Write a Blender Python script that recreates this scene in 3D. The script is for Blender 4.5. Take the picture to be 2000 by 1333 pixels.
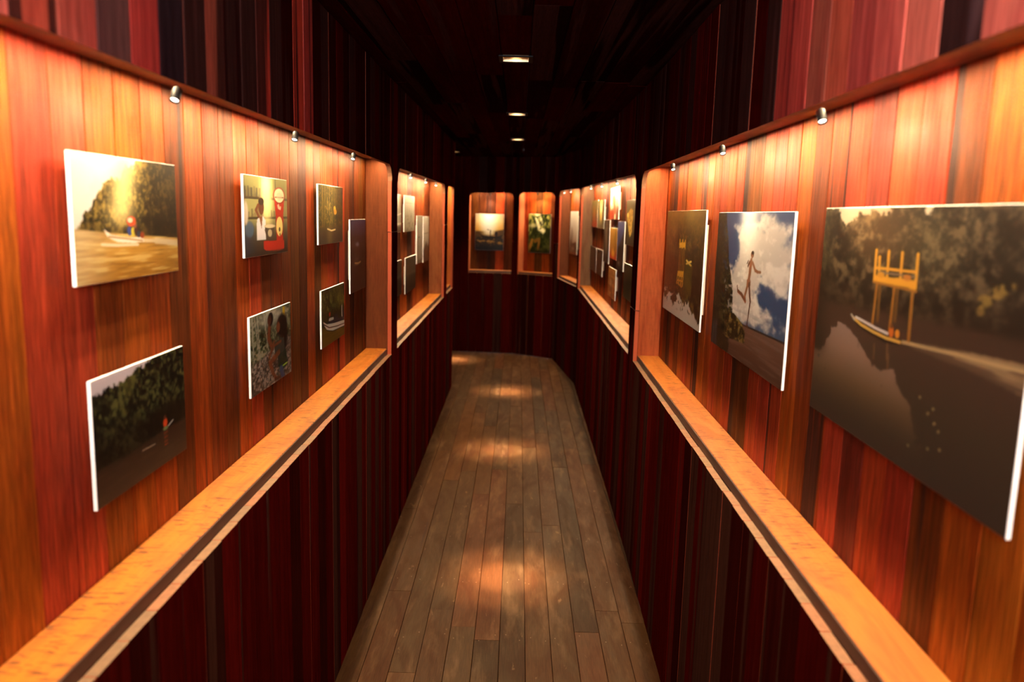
import bpy, math, random
import numpy as np
from mathutils import Matrix, Vector

# ---------------------------------------------------------------- clear
for o in list(bpy.data.objects):
    bpy.data.objects.remove(o, do_unlink=True)
S = bpy.context.scene
COL = S.collection
random.seed(7)

# ---------------------------------------------------------------- camera
cam_d = bpy.data.cameras.new('camera')
cam_d.sensor_width = 36.0
cam_d.lens = 1556.0 * 36.0 / 2000.0
cam_d.clip_start = 0.02
cam_d.dof.use_dof = True
cam_d.dof.focus_distance = 2.6
cam_d.dof.aperture_fstop = 2.9
cam = bpy.data.objects.new('camera', cam_d)
COL.objects.link(cam)
cam.matrix_world = Matrix(((0.99962007, -0.0272022, 0.00444429, 0.0),
                           (0.00865439, 0.15667375, -0.98761249, 0.0),
                           (0.02616893, 0.98727573, 0.15684964, 1.6),
                           (0, 0, 0, 1)))
S.camera = cam

# ---------------------------------------------------------------- view, sky and light levels
S.view_settings.view_transform = 'Standard'
S.view_settings.look = 'None'
S.view_settings.exposure = 0.0
S.view_settings.gamma = 1.0
S.view_settings.use_curve_mapping = False
WARM = (1.0, 0.75, 0.42)
SKY_STRENGTH = 62.0            # daylight that comes in at the open entrance behind the camera
STRIP_W = 12.5                 # watts per metre of the cove strip in each niche
SPOT_W = 12.0                  # watts of each small spotlight
DOWN_W = 1950.0                 # watts of each ceiling downlight
world = bpy.data.worlds.new('daylight')
S.world = world
world.use_nodes = True
bg = world.node_tree.nodes['Background']
bg.inputs['Color'].default_value = (0.97, 0.92, 0.96, 1)
bg.inputs['Strength'].default_value = SKY_STRENGTH
portal_d = bpy.data.lights.new('entrance_portal', 'AREA')
portal_d.shape = 'RECTANGLE'
portal_d.size, portal_d.size_y = 1.06, 0.40
portal_d.cycles.is_portal = True
portal = bpy.data.objects.new('entrance_portal', portal_d)
COL.objects.link(portal)
portal.location = (-0.05, -0.135, 1.96)
portal.rotation_euler = (math.radians(90), 0, 0)     # its -z looks along +y, into the corridor


# ---------------------------------------------------------------- materials
def nodes_of(name):
    m = bpy.data.materials.new(name)
    m.use_nodes = True
    nt = m.node_tree
    nt.nodes.clear()
    out = nt.nodes.new('ShaderNodeOutputMaterial')
    b = nt.nodes.new('ShaderNodeBsdfPrincipled')
    nt.links.new(b.outputs[0], out.inputs[0])
    return m, nt, b


def plain(name, col, rough=0.5, metal=0.0, spec=0.5, emit=None, strength=0.0, bump=0.0):
    m, nt, b = nodes_of(name)
    tc = nt.nodes.new('ShaderNodeTexCoord')
    n = nt.nodes.new('ShaderNodeTexNoise')
    n.inputs['Scale'].default_value = 60
    nt.links.new(tc.outputs['Object'], n.inputs['Vector'])
    mr = nt.nodes.new('ShaderNodeMapRange')
    mr.inputs['To Min'].default_value = 0.92
    mr.inputs['To Max'].default_value = 1.06
    nt.links.new(n.outputs['Fac'], mr.inputs['Value'])
    mx = nt.nodes.new('ShaderNodeVectorMath')
    mx.operation = 'SCALE'
    mx.inputs[0].default_value = col
    nt.links.new(mr.outputs[0], mx.inputs['Scale'])
    nt.links.new(mx.outputs[0], b.inputs['Base Color'])
    b.inputs['Roughness'].default_value = rough
    b.inputs['Metallic'].default_value = metal
    b.inputs['Specular IOR Level'].default_value = spec
    if emit:
        b.inputs['Emission Color'].default_value = (*emit, 1)
        b.inputs['Emission Strength'].default_value = strength
    return m


def wood(name, axis, rough=0.42, spec=0.45, grain=1.0, saw=0.0, wear=0.0, bump=0.25, pores=1.0):
    """Planed tropical hardwood.  Colour comes from the object colour of each board, alpha = how much of the board is dark
    heart-stained; axis = the board's own length axis (0 x, 1 y, 2 z)."""
    m, nt, b = nodes_of(name)
    N, L = nt.nodes, nt.links
    tc = N.new('ShaderNodeTexCoord')
    oi = N.new('ShaderNodeObjectInfo')
    off = N.new('ShaderNodeVectorMath'); off.operation = 'MULTIPLY_ADD'
    cmb = N.new('ShaderNodeCombineXYZ')
    for i in range(3):
        L.new(oi.outputs['Random'], cmb.inputs[i])
    L.new(cmb.outputs[0], off.inputs[0])
    off.inputs[1].default_value = (71.0, 37.0, 53.0)
    L.new(tc.outputs['Object'], off.inputs[2])

    def noise(along, across, detail, dist=0.0, rough_=0.5):
        v = N.new('ShaderNodeVectorMath'); v.operation = 'MULTIPLY'
        s = [across] * 3
        s[axis] = along
        v.inputs[1].default_value = s
        L.new(off.outputs[0], v.inputs[0])
        n = N.new('ShaderNodeTexNoise')
        n.inputs['Scale'].default_value = 1.0
        n.inputs['Detail'].default_value = detail
        n.inputs['Roughness'].default_value = rough_
        n.inputs['Distortion'].default_value = dist
        L.new(v.outputs[0], n.inputs['Vector'])
        return n.outputs['Fac']

    def rng(x, a, b_, c, d, smooth=False):
        r = N.new('ShaderNodeMapRange')
        if smooth:
            r.interpolation_type = 'SMOOTHSTEP'
        for k, val in zip(('From Min', 'From Max', 'To Min', 'To Max'), (a, b_, c, d)):
            if isinstance(val, (int, float)):
                r.inputs[k].default_value = val
            else:
                L.new(val, r.inputs[k])
        L.new(x, r.inputs['Value'])
        return r.outputs[0]

    def mul(a, b_):
        q = N.new('ShaderNodeMath'); q.operation = 'MULTIPLY'
        for i, z in enumerate((a, b_)):
            if isinstance(z, (int, float)):
                q.inputs[i].default_value = z
            else:
                L.new(z, q.inputs[i])
        return q.outputs[0]

    def add(a, b_):
        q = N.new('ShaderNodeMath'); q.operation = 'ADD'
        for i, z in enumerate((a, b_)):
            if isinstance(z, (int, float)):
                q.inputs[i].default_value = z
            else:
                L.new(z, q.inputs[i])
        return q.outputs[0]

    def mixc(f, a, b_):
        q = N.new('ShaderNodeMix'); q.data_type = 'RGBA'
        if isinstance(f, (int, float)):
            q.inputs['Factor'].default_value = f
        else:
            L.new(f, q.inputs['Factor'])
        for k, z in ((6, a), (7, b_)):
            if isinstance(z, tuple):
                q.inputs[k].default_value = (*z, 1)
            else:
                L.new(z, q.inputs[k])
        return q.outputs[2]

    def scale(c, f):
        q = N.new('ShaderNodeVectorMath'); q.operation = 'SCALE'
        L.new(c, q.inputs[0]); L.new(f, q.inputs['Scale'])
        return q.outputs[0]

    streak = noise(1.1, 80.0, 4.0, 0.6)                 # broad fibre streaks
    fine = noise(16.0, 420.0, 3.0, 0.3)                   # pores
    blotch = noise(2.2, 9.0, 3.0, 1.5)                   # cloudy change of hue along a board
    tone = mul(rng(streak, 0.3, 0.7, 1.0 - 0.26 * grain, 1.0 + 0.22 * grain),
               rng(fine, 0.32, 0.68, 1.0 - 0.30 * pores, 1.0 + 0.22 * pores))
    base = scale(oi.outputs['Color'], tone)
    q = N.new('ShaderNodeVectorMath'); q.operation = 'MULTIPLY'
    L.new(base, q.inputs[0]); q.inputs[1].default_value = (0.78, 0.62, 0.7)
    base = mixc(rng(blotch, 0.42, 0.68, 0.0, 0.75, True), base, q.outputs[0])
    # dark heart streaks, one-sided and as long as the board
    dk = noise(0.45, 17.0, 2.0, 0.25)
    th = rng(oi.outputs['Alpha'], 0.0, 1.0, 0.80, 0.28)
    lo = add(th, -0.06)
    dark = rng(dk, lo, th, 0.0, 0.93, True)
    base = mixc(dark, base, scale_const(N, L, tone, (0.026, 0.009, 0.007)))
    if saw:
        # saw marks: short dark nicks across the board
        sw = noise(120.0, 22.0, 2.0, 1.2)
        pt = noise(1.6, 7.0, 2.0)
        nick = mul(rng(sw, 0.56, 0.62, 0.0, 1.0, True), rng(pt, 0.36, 0.52, 0.0, saw, True))
        base = mixc(nick, base, (0.13, 0.035, 0.008))
    if wear:
        w1 = noise(3.0, 16.0, 5.0, 0.2, 0.62)
        base = mixc(rng(w1, 0.5, 0.72, 0.0, wear, True), base, (0.19, 0.105, 0.055))
        w2 = noise(1.2, 7.0, 4.0, 0.1)
        w3 = noise(9.0, 30.0, 3.0, 0.3, 0.65)
        base = mixc(rng(w3, 0.66, 0.74, 0.0, wear, True), base, (0.30, 0.18, 0.10))
        base = mixc(rng(w2, 0.52, 0.7, 0.0, wear, True), base, (0.05, 0.026, 0.012))
    L.new(base, b.inputs['Base Color'])
    L.new(rng(blotch, 0.3, 0.7, rough - 0.07, rough + 0.09), b.inputs['Roughness'])
    b.inputs['Specular IOR Level'].default_value = spec
    bp = N.new('ShaderNodeBump')
    bp.inputs['Strength'].default_value = bump
    bp.inputs['Distance'].default_value = 0.0012
    L.new(add(mul(fine, 0.6), streak), bp.inputs['Height'])
    L.new(bp.outputs[0], b.inputs['Normal'])
    return m


def scale_const(N, L, f, col):
    q = N.new('ShaderNodeVectorMath'); q.operation = 'SCALE'
    q.inputs[0].default_value = col
    L.new(f, q.inputs['Scale'])
    return q.outputs[0]


M_WALL = wood('hardwood_wall', 2, 0.56, 0.05, grain=1.25, pores=1.5, bump=0.4)
M_CLAD = wood('hardwood_cladding', 2, 0.62, 0.0)
M_EDGE = plain('hardwood_lit_edge', (0.34, 0.062, 0.024), 0.55, spec=0.15)  # redder than the board fronts: niche light put into the sides' colour
M_END, nt_, b_ = nodes_of('hardwood_sawn_end')
oi_ = nt_.nodes.new('ShaderNodeObjectInfo')
cr_ = nt_.nodes.new('ShaderNodeValToRGB')
cr_.color_ramp.interpolation = 'CONSTANT'
for i_, (p_, c_) in enumerate(((0.0, (0.19, 0.092, 0.044)), (0.3, (0.22, 0.092, 0.042)), (0.6, (0.165, 0.084, 0.044)), (0.85, (0.23, 0.084, 0.036)))):
    e_ = cr_.color_ramp.elements[0] if i_ == 0 else cr_.color_ramp.elements.new(p_)
    e_.position, e_.color = p_, (*c_, 1)
cr_.color_ramp.elements.remove(cr_.color_ramp.elements[-1]) if len(cr_.color_ramp.elements) > 4 else None
nt_.links.new(oi_.outputs['Random'], cr_.inputs[0])
tn_, nn_ = nt_.nodes.new('ShaderNodeTexCoord'), nt_.nodes.new('ShaderNodeTexNoise')
nn_.inputs['Scale'].default_value = 90
nt_.links.new(tn_.outputs['Object'], nn_.inputs['Vector'])
mr_ = nt_.nodes.new('ShaderNodeMapRange')
mr_.inputs['To Min'].default_value, mr_.inputs['To Max'].default_value = 0.6, 1.3
nt_.links.new(nn_.outputs['Fac'], mr_.inputs['Value'])
vs_ = nt_.nodes.new('ShaderNodeVectorMath'); vs_.operation = 'SCALE'
nt_.links.new(cr_.outputs[0], vs_.inputs[0]); nt_.links.new(mr_.outputs[0], vs_.inputs['Scale'])
nt_.links.new(vs_.outputs[0], b_.inputs['Base Color'])
b_.inputs['Roughness'].default_value = 0.7
M_SILL = wood('hardwood_sill', 0, 0.5, 0.35, grain=0.35, saw=0.95, pores=0.4)
M_JAMB = wood('hardwood_jamb', 2, 0.6, 0.10, grain=0.5, saw=0.14, pores=0.8)
M_SOFFIT = wood('hardwood_soffit', 0, 0.5, 0.4, grain=0.5)
M_FLOOR = wood('worn_floorboard', 1, 0.52, 0.07, grain=0.3, pores=0.8, wear=0.24, bump=0.2)
M_CEIL = wood('hardwood_ceiling', 1, 0.7, 0.0)
M_BACK = plain('dark_framing', (0.010, 0.006, 0.005), 0.9, spec=0.1)
M_BLACK = plain('black_metal', (0.004, 0.004, 0.005), 0.6, metal=0.0, spec=0.12)
M_FOAM = plain('white_foam_board', (0.82, 0.80, 0.78), 0.6)
M_SPACER = plain('pale_spacer_block', (0.72, 0.60, 0.46), 0.7)
M_LENS = plain('lit_lens', (0.9, 0.85, 0.75), 0.3, emit=(1.0, 0.90, 0.72), strength=9.0)
M_TAPE = plain('led_tape', (0.7, 0.66, 0.55), 0.5, emit=(1.0, 0.8, 0.5), strength=1.0)
M_REFL = plain('satin_gold_reflector', (0.62, 0.45, 0.26), 0.42, metal=0.7)
M_DLAMP = plain('downlight_lamp', (0.9, 0.85, 0.75), 0.4, emit=(1.0, 0.72, 0.40), strength=3.5)
M_NAIL = plain('nail_head', (0.16, 0.10, 0.065), 0.6, metal=0.2)
M_CABLE = plain('pale_cable', (0.75, 0.62, 0.40), 0.35)
mp, ntp, bp_ = nodes_of('photo_print')
ca = ntp.nodes.new('ShaderNodeVertexColor'); ca.layer_name = 'print'
ntp.links.new(ca.outputs['Color'], bp_.inputs['Base Color'])
bp_.inputs['Roughness'].default_value = 0.34
bp_.inputs['Specular IOR Level'].default_value = 0.20
M_PRINT = mp


# ---------------------------------------------------------------- object helpers
def mesh_obj(name, verts, faces, mats, parent=None, mat_ids=None, smooth=False):
    me = bpy.data.meshes.new(name)
    me.from_pydata([tuple(v) for v in verts], [], faces)
    for m in (mats if isinstance(mats, (list, tuple)) else [mats]):
        me.materials.append(m)
    if mat_ids:
        me.polygons.foreach_set('material_index', mat_ids)
    if smooth:
        me.polygons.foreach_set('use_smooth', [True] * len(me.polygons))
    me.update()
    o = bpy.data.objects.new(name, me)
    COL.objects.link(o)
    if parent is not None:
        o.parent = parent
    return o


def empty(name, loc, rz=0.0):
    o = bpy.data.objects.new(name, None)
    o.empty_display_size = 0.05
    COL.objects.link(o)
    o.location = loc
    o.rotation_euler = (0, 0, rz)
    return o


def tag(o, label=None, cat=None, group=None, kind=None):
    for k, v in (('label', label), ('category', cat), ('group', group), ('kind', kind)):
        if v:
            o[k] = v
    return o


def box(x0, x1, y0, y1, z0, z1, ch=0.0):
    """verts, faces of a box; ch chamfers its twelve edges a little when given"""
    if ch <= 0:
        v = [(x, y, z) for z in (z0, z1) for y in (y0, y1) for x in (x0, x1)]
        f = [(0, 2, 3, 1), (4, 5, 7, 6), (0, 1, 5, 4), (2, 6, 7, 3), (0, 4, 6, 2), (1, 3, 7, 5)]
        return v, f
    v, f = [], []
    # long-axis prism with an octagonal section along the longest side
    d = [x1 - x0, y1 - y0, z1 - z0]
    ax = d.index(max(d))
    lo, hi = [x0, y0, z0], [x1, y1, z1]
    a, b = [i for i in range(3) if i != ax]
    ring = [(lo[a] + ch, lo[b]), (hi[a] - ch, lo[b]), (hi[a], lo[b] + ch), (hi[a], hi[b] - ch),
            (hi[a] - ch, hi[b]), (lo[a] + ch, hi[b]), (lo[a], hi[b] - ch), (lo[a], lo[b] + ch)]
    for e in (lo[ax], hi[ax]):
        for p, q in ring:
            c = [0, 0, 0]
            c[ax], c[a], c[b] = e, p, q
            v.append(tuple(c))
    flip = ax == 1
    for i in range(8):
        j = (i + 1) % 8
        q = (i, j, 8 + j, 8 + i)
        f.append(q[::-1] if flip else q)
    c0, c1 = tuple(range(7, -1, -1)), tuple(range(8, 16))
    f.append(c0[::-1] if flip else c0)
    f.append(c1[::-1] if flip else c1)
    return v, f


def join(*parts):
    V, F = [], []
    for v, f in parts:
        n = len(V)
        V += list(v)
        F += [tuple(i + n for i in q) for q in f]
    return V, F


def lathe(profile, n=20, M=None):
    """profile: (r, h) pairs along local z; M maps to place"""
    V, F = [], []
    for r, h in profile:
        for k in range(n):
            a = 2 * math.pi * k / n
            p = Vector((r * math.cos(a), r * math.sin(a), h))
            V.append(tuple(M @ p) if M else tuple(p))
    for i in range(len(profile) - 1):
        for k in range(n):
            k2 = (k + 1) % n
            F.append((i * n + k, i * n + k2, (i + 1) * n + k2, (i + 1) * n + k))
    return V, F


def disc(r, h, n=20, M=None, up=False):
    V = []
    for k in range(n):
        a = 2 * math.pi * k / n
        p = Vector((r * math.cos(a), r * math.sin(a), h))
        V.append(tuple(M @ p) if M else tuple(p))
    f = tuple(range(n)) if up else tuple(range(n - 1, -1, -1))
    return V, [f]


def tube(pts, r, n=8):
    V, F = [], []
    pts = [Vector(p) for p in pts]
    for i, p in enumerate(pts):
        t = (pts[min(i + 1, len(pts) - 1)] - pts[max(i - 1, 0)]).normalized()
        u = t.cross(Vector((0.3, 0.1, 1))).normalized()
        w = t.cross(u)
        for k in range(n):
            a = 2 * math.pi * k / n
            V.append(tuple(p + u * (r * math.cos(a)) + w * (r * math.sin(a))))
    for i in range(len(pts) - 1):
        for k in range(n):
            k2 = (k + 1) % n
            F.append((i * n + k, i * n + k2, (i + 1) * n + k2, (i + 1) * n + k))
    F.append(tuple(range(n - 1, -1, -1)))
    F.append(tuple(range((len(pts) - 1) * n, len(pts) * n)))
    return V, F


# ---------------------------------------------------------------- plan of the corridor
def ceil_z(x, y):
    return 2.186 + max(0.0, y - 3.5) * 0.0095


class Facet:
    """one straight stretch of wall: s runs along it, o outward from the corridor face, z up"""

    def __init__(self, a, b):
        self.a, self.b = Vector(a), Vector(b)
        self.len = (self.b - self.a).length
        self.d = (self.b - self.a) / self.len
        self.n = Vector((-self.d.y, self.d.x))
        self.phi = math.atan2(self.d.y, self.d.x)

    def pt(self, s, o, z):
        p = self.a + self.d * s + self.n * o
        return Vector((p.x, p.y, z))

    def zc(self, s, o=0.0):
        p = self.pt(s, o, 0)
        return ceil_z(p.x, p.y)


NOSE = 0.930          # top of the lower cladding
SILL = 0.957          # top of the niche sill
T_CLAD = 0.020        # cladding board thickness
O_BOX = 0.022         # the niche box starts just behind the cladding
O_BACK = 0.124        # niche back boards
BOARD = 0.0972        # board pitch

F_L = Facet((-0.585, -0.60), (-0.585, 7.30))
F_L2 = Facet((-0.585, 7.30), (-2.60, 7.78))
F_E1 = Facet((-2.60, 9.35), (-0.042, 9.16))
F_E2 = Facet((-0.042, 9.16), (0.413, 8.88))
F_R3 = Facet((0.413, 8.88), (0.5715, 7.55))
F_R2 = Facet((0.5715, 7.55), (0.557, 3.82))
F_R1 = Facet((0.557, 3.82), (0.4871, -0.60))


class Opening:
    def __init__(self, s0, s1, za, zb, r):
        self.s0, self.s1, self.za, self.zb, self.r = s0, s1, za, zb, r

    def top(self, s):
        t = (s - self.s0) / (self.s1 - self.s0)
        return self.za + (self.zb - self.za) * t

    def edge(self, s):
        """underside of the cladding, with rounded top corners"""
        z = self.top(s)
        ds = min(s - self.s0, self.s1 - s)
        if ds < self.r:
            ds = max(ds, 0.0)
            z -= self.r - math.sqrt(max(0.0, self.r ** 2 - (self.r - ds) ** 2))
        return z


OPEN = {
    'L': [Opening(0.12, 4.317, 1.807, 1.809, 0.085), Opening(4.489, 6.972, 1.808, 1.820, 0.085), Opening(7.214, 7.835, 1.818, 1.822, 0.07)],
    'L2': [],
    'E1': [Opening(2.041, 2.537, 1.832, 1.842, 0.055)],
    'E2': [Opening(0.050, 0.502, 1.848, 1.852, 0.055)],
    'R3': [Opening(0.168, 1.277, 1.862, 1.864, 0.07)],
    'R2': [Opening(0.030, 3.647, 1.864, 1.808, 0.085)],
    'R1': [Opening(0.104, 4.300, 1.806, 1.808, 0.085)],
}
FAC = {'L': F_L, 'L2': F_L2, 'E1': F_E1, 'E2': F_E2, 'R3': F_R3, 'R2': F_R2, 'R1': F_R1}

# ---------------------------------------------------------------- board colours (albedo r, g, b and share of dark heart stain)
CRIM = (0.36, 0.042, 0.024, 0.10)
ROSE = (0.60, 0.075, 0.105, 0.08)
BCRIM = (0.54, 0.055, 0.090, 0.10)
BRED = (0.58, 0.072, 0.070, 0.10)
BPLUM = (0.24, 0.034, 0.060, 0.30)
RBRN = (0.28, 0.062, 0.024, 0.18)
RED = (0.43, 0.066, 0.026, 0.12)
ORRED = (0.50, 0.100, 0.030, 0.08)
ORANGE = (0.54, 0.150, 0.036, 0.05)
YELLOW = (0.58, 0.205, 0.045, 0.05)
BROWN = (0.22, 0.062, 0.024, 0.22)
UMBER = (0.12, 0.036, 0.017, 0.40)
OLIVE = (0.18, 0.075, 0.027, 0.30)
PLUM = (0.17, 0.030, 0.030, 0.30)
BLACK = (0.045, 0.017, 0.014, 0.80)
PINK = (0.54, 0.120, 0.075, 0.12)
STRIPE = (0.42, 0.070, 0.035, 0.52)
MAROON = (0.22, 0.030, 0.022, 0.25)
DRED = (0.032, 0.0016, 0.0012, 0.25)
DBRN = (0.016, 0.0017, 0.0012, 0.35)
DMAR = (0.048, 0.0023, 0.0017, 0.25)
SOOT = (0.018, 0.004, 0.003, 0.6)


def jitter(c, k=0.12):
    f = 1 + random.uniform(-k, k)
    g = 1 + random.uniform(-k, k) * 0.6
    return (c[0] * f, c[1] * f * g, c[2] * f * g, c[3])


BACK_MIX = [BRED, ORRED, ORRED, ORANGE, ORANGE, YELLOW, RBRN, RBRN, BROWN, UMBER, OLIVE, ORANGE]
UP_MIX = [DRED, DRED, DBRN, SOOT, DMAR, DRED, SOOT, DBRN]  # boards past the near tables, darkened in colour for light fading along the corridor
LOW_MIX = [DRED, DRED, DBRN, DMAR, DRED, DBRN, SOOT]
END_COL = [(0.42, 0.24, 0.14, 0.0), (0.34, 0.20, 0.12, 0.0), (0.48, 0.20, 0.10, 0.0), (0.38, 0.25, 0.15, 0.0)]


# ---------------------------------------------------------------- boards
def board_mesh(name, cols, w0, w1, t, mats, c=0.0018, gap=0.0010):
    """vertical board; cols(s) -> (z bottom, z top) in local z, from s=w0..w1 (local x); front at y=0"""
    a, b = w0 + gap, w1 - gap
    ss = [a, a + c] + cols['mid'] + [b - c, b]
    yy = [c] + [0.0] * (len(ss) - 2) + [c]
    n = len(ss)
    V = []
    for s in ss: V.append(None)
    V = [(s, y, cols['bot'](s)) for s, y in zip(ss, yy)] + [(s, y, cols['top'](s)) for s, y in zip(ss, yy)] \
        + [(s, t, cols['bot'](s)) for s in ss] + [(s, t, cols['top'](s)) for s in ss]
    B, Tt, BB, BT = 0, n, 2 * n, 3 * n
    Fc, ids = [], []
    for i in range(n - 1):
        Fc.append((B + i, B + i + 1, Tt + i + 1, Tt + i)); ids.append(0)
        Fc.append((BB + i + 1, BB + i, BT + i, BT + i + 1)); ids.append(0)
        Fc.append((B + i + 1, B + i, BB + i, BB + i + 1)); ids.append(1)
        Fc.append((Tt + i, Tt + i + 1, BT + i + 1, BT + i)); ids.append(1)
    sd = 2 if len(mats) > 2 else 0
    Fc.append((B, Tt, BT, BB)); ids.append(sd)
    Fc.append((B + n - 1, BB + n - 1, BT + n - 1, Tt + n - 1)); ids.append(sd)
    me = bpy.data.meshes.new(name)
    me.from_pydata(V, [], Fc)
    for m in mats:
        me.materials.append(m)
    me.polygons.foreach_set('material_index', ids)
    me.update()
    return me


def add_board(parent, F, s0, s1, zb, zt, off, t, col, mid=(), mats=None, c=0.0018):
    """zb, zt: functions of s (facet).  Origin at the board's foot."""
    sm = 0.5 * (s0 + s1)
    z0 = min(zb(s0), zb(s1))
    me = board_mesh('plank', {'mid': [m - sm for m in mid], 'bot': lambda x: zb(x + sm) - z0, 'top': lambda x: zt(x + sm) - z0},
                    s0 - sm, s1 - sm, t, mats or [M_WALL, M_END], c)
    o = bpy.data.objects.new('plank', me)
    COL.objects.link(o)
    o.parent = parent
    o.location = F.pt(sm, off, z0)
    o.rotation_euler = (0, 0, F.phi)
    o.color = col
    return o


def grid_cuts(length, cuts, start=0.0):
    g = []
    s = start
    while s < length - 0.02:
        if s > 0.02:
            g.append(s)
        s += BOARD
    keep = [0.0, length] + [c for c in cuts if 0.02 < c < length - 0.02]
    out = list(keep)
    for x in g:
        if all(abs(x - k) > 0.035 for k in keep):
            out.append(x)
    return sorted(out)

def near_col(table, y, mix):
    for y0, y1, c in table:
        if y0 <= y < y1:
            return jitter(c, 0.05)
    return jitter(random.choice(mix))


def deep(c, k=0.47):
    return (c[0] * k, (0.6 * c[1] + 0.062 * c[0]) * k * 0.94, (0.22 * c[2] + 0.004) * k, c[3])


def seq(y0, cols, step=BOARD):
    return [(y0 + i * step, y0 + (i + 1) * step, c) for i, c in enumerate(cols)]


TAN = (0.40, 0.115, 0.038, 0.40)
LBRN = (0.27, 0.080, 0.029, 0.18)
BACK_L = seq(1.134 - 3 * BOARD, [BRED, ORANGE, ORANGE, BCRIM, ROSE, TAN, ORANGE, ORRED, BROWN, ORRED, RBRN, BROWN, ORRED, BRED, LBRN, RBRN,
                                 BROWN, OLIVE, UMBER, ORRED, OLIVE, ORRED, BRED, STRIPE, BRED, BROWN, UMBER, BROWN])
BACK_R = seq(1.518 - 8 * BOARD, [ORANGE, ORANGE, YELLOW, ORANGE, BROWN, BCRIM, BRED, BPLUM, BCRIM, STRIPE, RBRN, ORANGE, BRED, BCRIM, BRED, OLIVE, OLIVE, BRED,
                                 ORRED, BRED, ORRED, ORANGE, STRIPE, ORRED, BCRIM, ORANGE, BROWN, ORRED, UMBER, BROWN, ORRED])
UPP_L = seq(1.046 - 3 * BOARD, [PINK, PINK, STRIPE, (0.40, 0.070, 0.042, 0.38), (0.085, 0.032, 0.026, 0.45), (0.33, 0.036, 0.026, 0.15),
                                (0.022, 0.011, 0.012, 0.35), BLACK, (0.20, 0.045, 0.025, 0.3), SOOT, BLACK, (0.34, 0.040, 0.022, 0.45), BLACK,
                                DBRN, (0.30, 0.035, 0.018, 0.45), MAROON, DBRN, BLACK])
UPP_R = seq(1.137 - 4 * BOARD, [(0.06, 0.034, 0.036, 0.4), PINK, (0.070, 0.032, 0.030, 0.6), PINK, (0.50, 0.090, 0.060, 0.12), (0.34, 0.055, 0.040, 0.2),
                                (0.42, 0.080, 0.040, 0.15), (0.30, 0.070, 0.040, 0.2), (0.38, 0.050, 0.034, 0.2), (0.30, 0.040, 0.028, 0.3), BLACK, DRED, BLACK])

wall_left = tag(mesh_obj('wall_left', [], [], M_BACK), 'long plank wall of the corridor with three lit niches, on the left', 'wall', kind='structure')
wall_right = tag(mesh_obj('wall_right', [], [], M_BACK), 'long gently bending plank wall with three lit niches, on the right', 'wall', kind='structure')
wall_back = tag(mesh_obj('wall_back', [], [], M_BACK), 'plank wall closing the far end of the corridor, with two narrow arched niches', 'wall', kind='structure')
WALL_OF = {'L': wall_left, 'L2': wall_left, 'E1': wall_back, 'E2': wall_back, 'R3': wall_right, 'R2': wall_right, 'R1': wall_right}
backing = {wall_left: [], wall_right: [], wall_back: []}
UP_START = {'L': 0.0908, 'R1': 0.0589}
BK_START = {'L': 0.0816, 'R1': 0.0664}


def fbox(F, s0, s1, o0, o1, z0, z1, ch=0.0):
    v, f = box(s0, s1, o0, o1, z0, z1, ch)
    return [tuple(F.pt(a, b, c)) for a, b, c in v], f


def local_box(name, parent, F, s0, s1, o0, o1, z0, z1, mat, col, ch=0.0015):
    v, f = box(-(s1 - s0) / 2, (s1 - s0) / 2, 0, o1 - o0, 0, z1 - z0, ch)
    o = mesh_obj(name, v, f, mat, parent)
    o.location = F.pt((s0 + s1) / 2, o0, z0)
    o.rotation_euler = (0, 0, F.phi)
    o.color = col
    return o


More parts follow.
